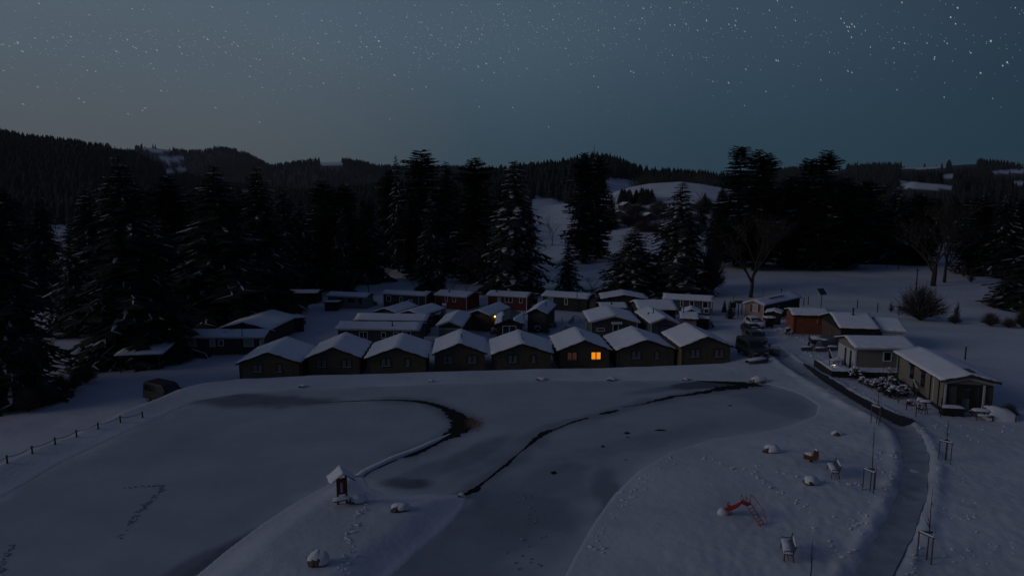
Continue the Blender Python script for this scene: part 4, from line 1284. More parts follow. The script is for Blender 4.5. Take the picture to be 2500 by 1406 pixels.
def tree(key, p, label, height=None, width=None, group=None, name=None, cat='tree', rz=None):
    h, r, tk, cr, sn = PROTO[key]
    kind = key.rstrip('0123456789')
    nm = name or {'spruce': 'spruce_tree', 'laden': 'spruce_tree', 'fir': 'fir_tree', 'nest': 'fir_tree', 'young': 'young_spruce', 'thin': 'thin_conifer', 'bare': 'bare_tree', 'orchard': 'bare_tree',
                  'bush': 'bare_bush', 'shrub': 'bare_shrub'}[kind]
    o = thing(nm, label, cat, p, rng.uniform(0, 6.28) if rz is None else rz, group)
    sz = (height or h) / h
    sx = (width or r * sz) / r
    o.scale = (sx, sx, sz)
    if tk: link('trunk', tk, o)
    link('crown' if kind not in ('bush', 'shrub', 'bare', 'orchard') else ('limbs' if kind in ('bare', 'orchard') else 'stems'), cr, o)
    if sn: link('branch_snow', sn, o)['kind'] = 'stuff'
    return o

def tree_px(key, bx, by, ty, hw, label, group=None, **kw):
    """base pixel, top pixel row, half width in pixels"""
    p = ground(bx, by)
    top = aty(bx, ty, p[1])
    hgt = top[2] - p[2]
    f = p[1] * cP - (p[2] - CAMZ) * sP
    return tree(key, p, label, hgt, hw * f / FPX * (1.25 if key[:3] not in ('bus', 'bar', 'orc', 'shr', 'nes') else 1.0), group, **kw)

G_L = 'conifers of the dark wood beside the houses'
G_C = 'conifers standing behind the back row'
G_R = 'conifers along the right-hand meadow'
TREES = [
    ('spruce1', 40, 985, 470, 105, 'big drooping spruce cut by the photo edge above the lane', G_L),
    ('spruce2', -70, 960, 440, 110, 'big spruce half outside the photo edge behind the drooping one', G_L),
    ('thin0', 186, 822, 542, 60, 'loose snow-streaked conifer standing against the bright field gap', G_L),
    ('spruce0', 330, 880, 372, 125, 'broadest dark spruce of the wood, tallest beside the carport', G_L),
    ('spruce2', 235, 800, 455, 85, 'dark spruce between the loose conifer and the broadest spruce', G_L),
    ('spruce1', 120, 742, 470, 62, 'dark spruce behind the bright field gap, near the photo edge', G_L),
    ('spruce2', 548, 805, 393, 128, 'wide snow-flecked spruce above the long dark mobile home', G_L),
    ('spruce0', 640, 765, 400, 92, 'tall spruce with sloping snowy boughs above the dark hut', G_L),
    ('fir1', 432, 770, 425, 72, 'dark narrow spruce between the broadest and the snow-flecked one', G_L),
    ('spruce1', 700, 722, 450, 58, 'spruce next along the wood edge above the flat dark hut', G_L),
    ('spruce0', 738, 712, 492, 52, 'shorter spruce with snowy flank where the wood edge ends', G_L),
    ('fir0', 792, 700, 440, 58, 'dark fir with bare stem behind the pale caravan', G_L),
    ('fir2', 850, 694, 448, 52, 'dark fir with bare lower stem right of the caravan fir', G_L),
    ('spruce2', 905, 688, 468, 46, 'dark spruce beside the bright snow gap behind the wood', G_L),
    ('thin0', 974, 664, 372, 30, 'lone spindly conifer top rising beside the big round-topped fir', G_C),
    ('fir0', 1028, 670, 364, 72, 'big round-topped fir, broadest against the sky behind the back row', G_C),
    ('fir1', 960, 655, 412, 52, 'dark fir tucked left under the big round-topped fir', G_C),
    ('spruce1', 1092, 662, 390, 56, 'snow-streaked spruce next right of the big round-topped fir', G_C),
    ('fir2', 1163, 690, 382, 60, 'dark blunt-topped fir above the forked bare trunk', G_C),
    ('laden0', 1255, 714, 383, 82, 'snow-laden spruce behind the longer red mobile home', G_C),
    ('fir1', 1424, 642, 369, 46, 'columnar fir with the taller of two tops below the mast', G_C),
    ('fir2', 1458, 632, 376, 34, 'second columnar fir pressed against the first below the mast', G_C),
    ('young0', 1386, 716, 584, 40, 'small bushy conifer on a short stem in the meadow gap', G_C),
    ('laden1', 1545, 716, 552, 78, 'wide snow-clumped spruce with bent top behind the low-gabled house', G_C),
    ('laden0', 1655, 716, 438, 84, 'pointed spruce with long snowy boughs before the pale hill', G_C),
    ('nest0', 1797, 650, 355, 66, 'tallest dark fir with flat layered top against the sky', G_R),
    ('nest1', 1838, 660, 362, 50, 'dark fir sharing the crown of the tallest flat-topped one', G_R),
    ('nest1', 1864, 648, 371, 46, 'dark fir with umbrella-shaped top right of the tallest pair', G_R),
    ('nest0', 1960, 658, 385, 52, 'lower of two neighbouring layered firs on the meadow', G_R),
    ('nest1', 2002, 660, 364, 60, 'layered pointed fir rising highest above the meadow edge', G_R),
    ('fir0', 1925, 650, 428, 56, 'dark fir left of the two layered firs on the meadow', G_R),
    ('fir1', 2048, 655, 430, 62, 'dark fir right under the highest layered meadow fir', G_R),
    ('fir2', 2108, 640, 438, 56, 'dark fir deep in the wood right of the layered pair', G_R),
    ('laden1', 2182, 640, 455, 62, 'fir with faint snow flecks midway along the meadow wood', G_R),
    ('fir0', 2230, 645, 470, 50, 'dark fir behind the round-crowned tree', G_R),
    ('fir2', 2378, 668, 476, 60, 'dark fir right of the round-crowned tree on the meadow', G_R),
    ('spruce2', 2440, 672, 470, 60, 'dark spruce in the wood near the photo corner', G_R),
    ('spruce0', 2535, 752, 545, 92, 'spruce reaching in from the photo edge above the meadow shrubs', G_R),
    ('fir1', 2488, 668, 478, 50, 'dark fir behind the spruce reaching in from the edge', G_R),
]
for t_ in TREES:
    k_, bx, by, ty, hw, lab, g_ = t_
    tree_px(k_, bx, by, ty, hw, lab, g_)

# big leafless trees
tree_px('bare0', 1832, 726, 500, 66, 'thick pale trunk with spreading bare limbs behind the tan house', 'leafless trees')
tree_px('bare1', 1184, 716, 560, 62, 'forked bare tree behind the smaller gap between the red homes', 'leafless trees')
tree_px('bare1', 2277, 698, 470, 80, 'round-crowned leafless tree on a short trunk in the meadow', 'leafless trees')
tree_px('bare0', 2305, 690, 520, 50, 'second leafless trunk just behind the round-crowned meadow tree', 'leafless trees')
tree_px('bare0', 1712, 712, 560, 40, 'tall thin leafless tree right of the pointed snowy spruce', 'leafless trees')
tree_px('bare1', 2035, 655, 575, 55, 'spreading leafless tree at the foot of the meadow firs', 'leafless trees')
tree_px('bare0', 100, 985, 780, 45, 'slender bare tree in the hedge along the lane', 'leafless trees')
for k_, bx, by, ty, hw, lab in [
    ('orchard0', 1014, 716, 665, 24, 'small bare fruit tree behind the dark half-bare mobile home'),
    ('orchard1', 1034, 712, 668, 16, 'slim bare fruit tree behind the smaller red mobile home'),
    ('orchard1', 1058, 718, 674, 22, 'bare fruit tree above the joint of the dark and red homes'),
    ('orchard0', 1082, 714, 680, 18, 'low bare fruit tree behind the smaller red mobile home roof'),
    ('orchard0', 1104, 718, 676, 20, 'bare fruit tree behind the middle of the smaller red home'),
    ('orchard1', 1140, 718, 668, 26, 'broad bare fruit tree left of the forked trunk'),
    ('orchard0', 900, 715, 650, 30, 'bare fruit tree at the caravan end of the orchard'),
    ('orchard1', 872, 700, 645, 26, 'bare fruit tree behind the pale caravan roof'),
    ('orchard0', 1445, 714, 672, 26, 'low bare tree right of the small bushy conifer'),
    ('orchard1', 1348, 600, 520, 30, 'bare tree in the gap left of the columnar firs'),
    ('orchard0', 1310, 640, 575, 28, 'bare tree beside the snow-laden spruce in the gap')]:
    tree_px(k_, bx, by, ty, hw, lab, 'small bare trees behind the houses')
for k_, bx, by, ty, hw, lab in [
    ('bush0', 2246, 782, 700, 56, 'large round bare bush alone on the snowy meadow'),
    ('bush1', 1735, 716, 596, 34, 'upright bare bush beside the pointed snowy spruce'),
    ('bush1', 830, 708, 680, 34, 'bare bush behind the pale caravan'),
    ('bush0', 210, 935, 888, 26, 'round bare bush in the hedge near the carport'),
    ('bush1', 150, 962, 912, 24, 'bare bush midway in the hedge along the lane'),
    ('bush0', 112, 990, 930, 26, 'bare bush at the hedge foot of the slender tree'),
    ('bush1', 70, 1005, 950, 28, 'bare bush nearest the photo edge in the hedge'),
    ('bush0', 182, 950, 910, 18, 'small bare bush between two larger hedge bushes'),
    ('bush1', 430, 886, 862, 40, 'dark clipped bush beside the carport roof'),
    ('bush0', 2330, 790, 768, 16, 'small bare bush next right of the large round one'),
    ('bush1', 2418, 796, 764, 22, 'bare bush in the shrub line below the edge spruce'),
    ('bush0', 2462, 800, 776, 18, 'low bare bush near the end of the meadow shrub line'),
    ('bush1', 2497, 800, 752, 22, 'bare bush at the photo edge of the meadow shrub line'),
    ('shrub0', 2335, 780, 735, 8, 'thin upright shrub between large round bush and shrub line'),
    ('shrub0', 2175, 762, 736, 8, 'thin shrub left of the large round meadow bush'),
    ('shrub0', 2370, 690, 652, 10, 'thin shrub near the second leafless meadow trunk'),
    ('shrub0', 2352, 676, 640, 9, 'thin shrub on the far meadow behind the leafless trunk'),
    ('bush0', 2462, 1018, 985, 22, 'brown bush at the foot of the lodge porch corner')]:
    tree_px(k_, bx, by, ty, hw, lab, 'bare bushes', cat='bush')

# --- the wood behind: single trees one by one, alike and too dark to tell apart
def scatter_wood():
    n = 0; used = []
    r2 = random.Random(44)
    lab_l = 'dark conifer in the closed wood behind the houses'
    tries = 0
    while n < 100 and tries < 9000:
        tries += 1
        px = r2.uniform(-80, 2580); Y = 130 + 200 * r2.random() ** 1.1
        if 1290 < px < 1395 or 1475 < px < 1750: continue
        if 1075 < px < 1300 and Y < 190: continue
        if 868 < px < 955 and Y < 290: continue
        if px > 1750 and Y < 200: continue
        if px < 170 and px > 60 and r2.random() < .85: continue
        X = (px - 1250) / FPX * Y * 1.0
        if any((X - a) ** 2 + (Y - b) ** 2 < 36 for a, b in used): continue
        used.append((X, Y))
        z = Hs(X, Y)
        # crown tops stay under the skyline of the wood
        lim = 440 if px < 900 else (425 if px < 1300 else (400 if px < 1480 else (425 if px < 2040 else 470)))
        hmax = aty(px, lim + r2.uniform(0, 55), Y)[2] - z
        hgt = min(hmax, r2.uniform(17, 27))
        if hgt < 10: continue
        key = r2.choice(['spruce0', 'spruce1', 'spruce2', 'fir0', 'fir1', 'fir2'])
        tree(key, (X, Y, z), lab_l, hgt, hgt * r2.uniform(.17, .22), 'conifers of the closed wood behind the houses', name='wood_conifer')
        n += 1
scatter_wood()

# --- woods on the far hills: one mass
def low_spruce(rs):
    v, f = [], []
    tiers = 4
    for k in range(tiers):
        z0 = .06 + .86 * k / tiers; z1 = z0 + .40 if k < tiers - 1 else 1.0
        r0 = .20 * (1 - .78 * k / tiers)
        n = 5; a0 = rs.uniform(0, 6.28); b = len(v)
        for j in range(n):
            a = a0 + 6.283 * j / n
            q = r0 * rs.uniform(.75, 1.2)
            v.append((q * math.cos(a), q * math.sin(a), z0 - rs.uniform(0, .05)))
        v.append((0, 0, z1))
        for j in range(n): f.append((b + j, b + (j + 1) % n, b + n))
    return np.array(v), np.array(f)

def far_wood():
    shapes = [low_spruce(random.Random(k)) for k in range(6)]
    Vs, Fs = [], []; off = 0
    g = np.random.default_rng(5)
    zones = [(300, 480, -.70, .75, 5200), (480, 760, -.72, .72, 7500), (760, 1150, -.75, .30, 11500), (760, 1500, .30, .75, 4500), (1150, 2000, -.70, .75, 14000), (1900, 2450, -.62, .0, 5600)]
    for r0, r1, a0, a1, n in zones:
        r = np.sqrt(g.uniform(r0 * r0, r1 * r1, n)); a = g.uniform(a0, a1, n)
        X = r * np.sin(a); Y = r * np.cos(a); Z = H(X, Y)
        px, py = proj(X, Y, Z)
        hh = g.uniform(9, 17, n) * np.where(r > 1100, .95, 1)
        hh = np.where((r < 480) | ((px > 1850) & (r < 800)), hh * .62, hh)
        clear = in_clearing(px, py, r)
        thin = g.random(n)
        keep = ~clear
        for q_, lim_ in ((1.0, .93), (.8, .97), (.6, .97), (.4, .97), (.2, .97)):
            ax, ay = proj(X, Y, Z + hh * q_)
            keep &= ~(in_clearing(ax, ay, r) & (thin < lim_))
        keep |= clear & (thin < .012) & (r > 700)
        # groves and rows between the snowy fields in the middle
        keep &= ~((px > 1290) & (px < 1760) & (r < 480) & (py > 500))
        # thickets leave the ridge line uneven
        keep &= (vnoise(X / 60, Y / 60, 8) > -.62) | (g.random(n) < .4)
        ii = np.nonzero(keep)[0]
        for i in ii:
            v, f = shapes[i % 6]
            w = hh[i] * (1.0 + .5 * ((i * 37) % 10) / 10)
            Vs.append(v * [w, w, hh[i]] + [X[i], Y[i], Z[i] - .4]); Fs.append(f + off); off += len(v)
    V = np.concatenate(Vs); F = np.concatenate(Fs)
    me = bpy.data.meshes.new('far_wood')
    me.vertices.add(len(V)); me.vertices.foreach_set('co', V.ravel())
    me.loops.add(F.size); me.loops.foreach_set('vertex_index', F.ravel().astype(np.int32))
    me.polygons.add(len(F)); me.polygons.foreach_set('loop_start', np.arange(0, F.size, 3, dtype=np.int32))
    me.update(calc_edges=True)
    me.materials.append(MAT['needles'])
    o = bpy.data.objects.new('far_woods', me); COL.objects.link(o)
    tag(o, 'dark conifer woods covering the far hills', 'woods', kind='stuff')
    print('far trees', len(Vs))
far_wood()

# groves, hedges and rows standing out on the pale hill: single trees
r3 = random.Random(9)
for k in range(40):
    px = r3.uniform(1516, 1602); py = 496 + r3.uniform(-6, 4)
    tree_px('spruce%d' % (k % 3), px, py, py - r3.uniform(26, 36), r3.uniform(8, 11), 'small dark spruce in the square grove below the pale hill', 'spruces of the square grove', name='grove_spruce')
for k in range(22):
    px = 1545 + k * 9.2 + r3.uniform(-3, 3)
    Yv = 560 + r3.uniform(-20, 30)
    X = (px - 1250) / FPX * Yv; z = Hs(X, Yv)
    top = aty(px, 424 + r3.uniform(-6, 10) - (6 if 1570 < px < 1615 or 1700 < px < 1740 else 0), Yv)[2]
    tree('orchard0' if k % 3 else 'bare1', (X, Yv, z), 'leafless hedgerow tree on the crest of the pale hill', max(6, top - z), max(3.5, (top - z) * .4), 'hedgerow trees on the pale hill crest', name='hedgerow_tree')

r4 = random.Random(15)
for k in range(46):
    px = r4.uniform(1486, 1725); py = r4.uniform(508, 572)
    if 1500 < px < 1560 and py > 560: continue
    p = ground(px, py)
    if k % 3 == 0: tree('orchard%d' % (k % 2), p, 'bare tree in the hedges of the valley gap below the pale hill', r4.uniform(7, 12), r4.uniform(3.5, 6), 'hedge trees in the valley gap', name='valley_tree')
    else: tree('bush%d' % (k % 2), p, 'dark bare bush in the hedges of the valley gap', r4.uniform(3, 6), r4.uniform(3.5, 7), 'hedge bushes in the valley gap', name='valley_bush', cat='bush')
for px, by, ty, hw in [(1492, 560, 470, 16), (1720, 520, 470, 14), (1708, 560, 498, 18), (1742, 600, 488, 26), (1752, 560, 468, 18)]:
    tree_px('spruce%d' % (px % 3), px, by, ty, hw, {1492: 'dark conifer standing beside the columnar firs at the valley gap', 1720: 'slim dark conifer nearest the far end of the pale hill', 1708: 'low dark conifer close right of the pointed snowy spruce', 1742: 'dark conifer at the foot of the tallest flat-topped fir', 1752: 'dark conifer half hidden by the tallest flat-topped fir'}[px], 'conifers rimming the valley gap', name='gap_conifer')
# ------------------------------------------------------------------ things on the snow
# rope fence along the bank
pts = [ground(a, b) for a, b in [(18, 1130), (79, 1106), (135, 1085), (187, 1066), (240, 1048), (294, 1031), (348, 1020)]]
rf = thing('rope_fence', 'low post and rope fence along the bank of the pond', 'fence', pts[3])
pp = MB(); pp.tube([(0, 0, -.2), (0, 0, .52)], [.07, .055], 6); pm = pp.mesh('post', 'bench_iron')
kp = MB(); kp.tube([(0, 0, .52), (0, 0, .60)], [.085, .05], 6); km = kp.mesh('post_cap', 'bench_iron')
for k, p in enumerate(pts):
    o = link('post', pm, rf, tuple(p - pts[3])); link('post_cap', km, o)
pts2 = [pts[0] + (pts[0] - pts[1])] + pts
for a, b in zip(pts2[:-1], pts2[1:]):
    m = MB(); q = [Vector(a - pts[3]).lerp(Vector(b - pts[3]), t) + Vector((0, 0, .48 - .42 * t * (1 - t) * 1.3)) for t in np.linspace(0, 1, 8)]
    m.tube(q, .022, 4); m.obj('rope', 'rope', rf)

# wooden wayside shelter on the peninsula
p = ground(836, 1228)
s_ = thing('wayside_shelter', 'red-brown wooden wayside post with little snowy roof on the peninsula', 'shelter', p, R(24))
for x in (-.27, .27):
    m = MB(); m.box((x, 0, .85), (.12, .12, 2.1)); m.obj('post', 'shrine_wood', s_)
m = MB(); m.box((0, .05, 1.12), (.42, .05, 1.05)); m.obj('back_panel', 'shrine_red', s_)
m = MB(); m.box((-.03, -.0, 1.05), (.16, .05, .62)); m.obj('figure_board', 'dull_white', s_)
m = MB(); m.box((-.1, -.28, .42), (1.0, .55, .07)); sh = m.obj('shelf', 'shrine_wood', s_)
m = MB(); m.grid(lambda u, v: (-.62 + u * 1.04, -.57 + v * .57, .46 + .10 * math.sin(u * 3.14) ** .4 * math.sin(v * 3.14) ** .4), 7, 5); m.obj('shelf_snow', 'loose_snow', sh, True)
m = MB(); m.box((.1, -.05, .28), (.9, .09, .07)); m.obj('cross_bar', 'shrine_wood', s_)
m = MB()
for sg in (-1, 1):
    m.quad((sg * .75, -.55, 1.62), (0, -.55, 2.2), (0, .62, 2.2), (sg * .75, .62, 1.62))
    m.quad((sg * .75, -.55, 1.56), (0, -.55, 2.13), (0, .62, 2.13), (sg * .75, .62, 1.56))
    m.quad((sg * .75, -.55, 1.56), (0, -.55, 2.13), (0, -.55, 2.2), (sg * .75, -.55, 1.62)); m.quad((sg * .75, .62, 1.56), (0, .62, 2.13), (0, .62, 2.2), (sg * .75, .62, 1.62))
    m.quad((sg * .75, -.55, 1.56), (sg * .75, .62, 1.56), (sg * .75, .62, 1.62), (sg * .75, -.55, 1.62))
rf_ = m.obj('roof', 'shrine_wood', s_)
o_ = snow_cap('roof_snow', s_, .77, 1.2, lambda x, y: 1.62 + .58 * (1 - abs(x) / .77), .07, 71); o_.location = (0, -.57, 0)

def rock(px, py, w, h, seed, label, bare_side=(-1, -1), group='snow-covered stones', name='snowy_stone', mat='stone', snow=True, cat='stone'):
    p = ground(px, py); f = p[1] * cP + (CAMZ - p[2]) * sP
    rw = w / 2 / FPX * f
    o = thing(name, label, cat, p, 0, group)
    m = MB(); m.lump((0, 0, h * .22), (rw * .86, rw * .62, h * .72), seed, 10, 6, rough=.3); m.obj('stone', mat, o)
    if snow:
        m = MB(); m.lump((rw * .16, rw * .16, h * .42), (rw * .98, rw * .74, h * .80), seed + 1, 14, 8, rough=.15); m.obj('snow_cap', 'loose_snow', o, True)
    return o
rock(872, 1226, 44, .42, 1, 'flat snowy stone right beside the wooden wayside post')
rock(975, 1246, 44, .40, 2, 'snowy stone with two dark bare corners on the peninsula')
rock(774, 1378, 52, .62, 3, 'tall snow-capped stone with dark bare face at the near end of the peninsula')
rock(1883, 1104, 40, .48, 4, 'snow-covered stone at the pond bank of the playground')
rock(1978, 1182, 40, .45, 5, 'snowy stone with ochre bare edge between bench and red slide')
rock(2042, 1062, 26, .30, 6, 'small snow mound near the path bend')
rock(1850, 934, 40, .55, 7, 'round flat snow-capped stone standing in the dark water at the pond end', name='pond_stone')
for px, py, w, lab in [(1492, 928, 26, 'snow-capped pond stone below the lit cabin'), (1675, 928, 18, 'small snow-capped pond stone left of the dark water'), (1320, 927, 26, 'snow-capped pond stone near the dam middle'),
                       (1758, 946, 26, 'snow pad lying in the dark water streak'), (1125, 1212, 14, 'small snow lump at the peninsula tip'), (738, 945, 20, 'small snow lump on the dam side ice'), (1052, 932, 14, 'tiny snow lump on the ice below the fourth cabin'), (1088, 1196, 12, 'tiny snow lump on the inner pond ice')]:
    rock(px, py, w, .22, int(px), lab, name='pond_stone')

# playground slide
def slide():
    b0 = ground(1864, 1283); e0 = ground(1772, 1254)
    # ladder foot and chute end give the direction; the platform stands above their meeting line
    top = aty(1826, 1228, (b0[1] + .95))
    gx = top[0]; gy = top[1]; gz = Hs(gx, gy)
    zt = top[2] - gz
    o = thing('playground_slide', 'red metal playground slide with ladder in the snow', 'slide', (gx, gy, gz))
    loc = lambda w_: Vector((w_[0] - gx, w_[1] - gy, w_[2] - gz))
    foot = loc(b0); end = loc(e0)
    ld = Vector((foot.x, foot.y, 0)); side = Vector((-ld.y, ld.x, 0)).normalized() * .21
    T = Vector((0, 0, zt))
    for s in (-1, 1):
        m = MB(); m.tube([foot + side * s - Vector((0, 0, .1)), T + side * s, T + side * s + Vector((0, 0, .5))], .024, 5); m.obj('ladder_rail', 'slide_red', o)
        m = MB(); off = side * s * 1.25
        m.tube([foot + off * 1.2 + Vector((ld.x * .02, ld.y * .02, .05)), foot * .55 + T * .45 + off * 1.25 + Vector((.22, .08, .30)), T + off + Vector((.02, 0, .48))], .017, 5); m.obj('handrail', 'slide_red', o)
    for k in range(7):
        c = foot.lerp(T, (k + .6) / 7.2)
        m = MB(); m.tube([c - side, c + side], .018, 5); m.obj('rung', 'slide_red', o)
    for k in (1, 3, 5):
        c = foot.lerp(T, k / 6.5); m = MB(); m.tube([c + side, c + side * 1.5 + Vector((.22, .08, .28))], .012, 4); m.obj('brace', 'slide_red', o)
    m = MB(); m.box((-.16, .02, zt), (.5, .46, .05), math.atan2(ld.y, ld.x)); m.obj('platform', 'slide_red', o)
    for s in (-1, 1):
        a = T + Vector((-.34, .22 * s, 0)); m = MB(); m.tube([a, a + Vector((0, 0, .45))], .018, 5); m.obj('guard_post', 'slide_red', o)
    m = MB(); m.tube([T + Vector((-.34, -.22, .45)), T + Vector((-.34, .22, .45))], .018, 5); m.obj('guard_rail', 'slide_red', o)
    S = T + Vector((-.36, 0, 0)); E = Vector((end.x, end.y, .32))
    P = [S, S.lerp(E, .12) + Vector((0, 0, -.10)), S.lerp(E, .45) + Vector((0, 0, -.16)), S.lerp(E, .75) + Vector((0, 0, -.15)), E.lerp(S, .08) + Vector((0, 0, -.02)), E]
    n = Vector((-(E - S).y, (E - S).x, 0)).normalized()
    m = MB()
    for a, b in zip(P[:-1], P[1:]):
        for (u0, z0), (u1, z1) in (((-.25, .17), (-.22, 0)), ((-.22, 0), (.22, 0)), ((.22, 0), (.25, .17))):
            m.quad(a + n * u0 + Vector((0, 0, z0)), b + n * u0 + Vector((0, 0, z0)), b + n * u1 + Vector((0, 0, z1)), a + n * u1 + Vector((0, 0, z1)))
    m.obj('chute', 'slide_red', o)
    for s in (-1, 1):
        m = MB(); m.tube([a_ + n * (.25 * s) + Vector((0, 0, .17)) for a_ in P], .022, 5); m.obj('chute_rim', 'slide_red', o)
        m = MB(); c = P[3] + n * .2 * s; m.tube([c, Vector((c.x, c.y, -.1))], .022, 5); m.obj('chute_leg', 'slide_red', o)
    hoop = [E + n * (.27 * math.cos(t)) + Vector((.12, 0, .12 + .34 * math.sin(t))) for t in np.linspace(0, math.pi, 9)]
    m = MB(); m.tube(hoop, .022, 5); m.obj('end_hoop', 'slide_red', o)
    m = MB(); m.lump((E.x - .2, E.y - .05, .12), (.34, .3, .3), 4, 9, 5); m.obj('snow_lump', 'loose_snow', o, True)
slide()

# spring rider
p = ground(1980, 1128)
o = thing('spring_rider', 'brown and orange spring rocker with snow on its seat', 'rocker', p, R(-25))
m = MB(); m.tube([(.10 * math.cos(t * 1.6), .10 * math.sin(t * 1.6), .02 + t * .014) for t in range(20)], .022, 5); m.obj('spring', 'bench_iron', o)
for s in (-1, 1):
    m = MB(); m.prism([(-.52, .30), (-.30, .22), (.30, .24), (.46, .34), (.50, .62), (.42, .95), (.20, 1.02), (.14, .78), (.10, .58), (-.30, .55), (-.52, .62)], s * .16 - .03, s * .16 + .03); m.obj('side_panel', 'rider_brown', o)
m = MB(); m.box((-.08, 0, .5), (.55, .30, .06)); m.obj('seat', 'rider_orange', o)
m = MB(); m.box((.28, 0, .72), (.06, .34, .5)); m.obj('front_board', 'rider_orange', o)
m = MB(); m.tube([(.3, -.3, .86), (.3, .3, .86)], .02, 5); m.obj('handle', 'bench_iron', o)
m = MB(); m.lump((-.12, 0, .58), (.34, .22, .17), 9, 9, 5); m.obj('seat_snow', 'loose_snow', o, True)
m = MB(); m.lump((.34, 0, 1.0), (.18, .2, .09), 10, 8, 5); m.obj('head_snow', 'loose_snow', o, True)

def bench(px, py, rz, label, first=None):
    p = ground(px, py)
    o = thing('park_bench', label, 'bench', p, rz, 'park benches in the snow')
    for s in (-.78, .78):
        m = MB(); m.tube([(s, -.42, -.1), (s, -.40, .44), (s, .02, .40), (s, .16, .92)], .032, 5); m.obj('side_frame', 'bench_iron', o)
        m = MB(); m.tube([(s, .02, .40), (s, .12, -.1)], .032, 5); m.obj('leg', 'bench_iron', o)
        m = MB(); m.tube([(s, -.40, .44), (s, -.42, .62), (s, .06, .64)], .024, 5); m.obj('armrest', 'bench_iron', o)
    m = MB(); m.tube([(-.78, -.18, .12), (.78, -.18, .12)], .022, 5); m.obj('stretcher', 'bench_iron', o)
    sm = MB(); sm.box((0, 0, 0), (1.7, .095, .04)); me = sm.mesh('slat', 'bench_wood')
    for k in range(4): link('slat', me, o, (0, -.38 + k * .115, .46 - k * .01))
    for k in range(3): link('slat', me, o, (0, .06 + k * .04, .55 + k * .14), (R(72), 0, 0))
    m = MB(); m.grid(lambda u, v: (-.84 + 1.68 * u, -.45 + .46 * v, .49 + .13 * (math.sin(u * 3.14) * math.sin(v * 3.14)) ** .35 + .015 * math.sin(u * 17)), 14, 6); m.obj('seat_snow', 'loose_snow', o, True)
    m = MB(); m.lump((.1, .15, .90), (.6, .07, .09), 3, 10, 5); m.obj('back_snow', 'loose_snow', o, True)
bench(2040, 1158, R(-104), 'park bench near the staked saplings, loaded with snow')
bench(1930, 1355, R(-106), 'park bench nearest the camera, below the red slide')

# staked saplings
def sapling(px, py, top, stake_py, label, stakes=True, seed=0):
    p = ground(px, py); rr = random.Random(seed)
    o = thing('staked_sapling' if stakes else 'young_sapling', label, 'sapling', p, rr.uniform(0, .5), 'saplings along the park path')
    ht = aty(px, top, p[1])[2] - p[2]
    m = MB(); m.tube([(0, 0, -.1), (.03, 0, ht * .4), (.0, .02, ht * .75), (0, 0, ht)], [.035, .028, .018, .008], 5); m.obj('trunk', 'bark', o)
    for k in range(9):
        z = ht * rr.uniform(.42, .85); az = rr.uniform(0, 6.28); l = (ht - z) * rr.uniform(.22, .5)
        m = MB(); m.tube([(0, 0, z), (math.cos(az) * l * .3, math.sin(az) * l * .3, z + l * .55), (math.cos(az) * l * .42, math.sin(az) * l * .42, z + l * 1.2)], [.012, .009, .005], 4, cap=False); m.obj('branch', 'twig_bark', o)
    if stakes:
        hs = aty(px, stake_py, p[1])[2] - p[2]
        r = .44
        c = [(r * math.cos(a), r * math.sin(a)) for a in (R(20), R(140), R(260))]
        for x, y in c:
            m = MB(); m.tube([(x, y, -.1), (x, y, hs)], .038, 6); m.obj('stake', 'stake_wood', o)
        for a in range(3):
            x0, y0 = c[a]; x1, y1 = c[(a + 1) % 3]
            m = MB(); m.box(((x0 + x1) / 2, (y0 + y1) / 2, hs - .07), (math.hypot(x1 - x0, y1 - y0) + .12, .04, .08), math.atan2(y1 - y0, x1 - x0)); b_ = m.obj('rail', 'stake_wood', o)
            m = MB(); m.box(((x0 + x1) / 2, (y0 + y1) / 2, hs + .0), (math.hypot(x1 - x0, y1 - y0) + .05, .06, .06), math.atan2(y1 - y0, x1 - x0)); m.obj('rail_snow', 'loose_snow', b_)
            m = MB(); m.tube([(x0, y0, hs - .06), (0, 0, hs + .12)], .018, 4); m.obj('tie', 'rope', o)
sapling(2140, 1033, 935, 990, 'staked sapling at the asphalt strip, farthest from the camera', seed=1)
sapling(2307, 1125, 1022, 1075, 'staked sapling on the lodge side of the path', seed=2)
sapling(2124, 1198, 1038, 1146, 'staked sapling beside the bench, between bench and path', seed=3)
sapling(2262, 1365, 1192, 1300, 'staked sapling nearest the camera on the outer side of the path', seed=4)
sapling(1978, 1418, 1318, 0, 'thin sapling without stakes beside the nearest bench', stakes=False, seed=5)

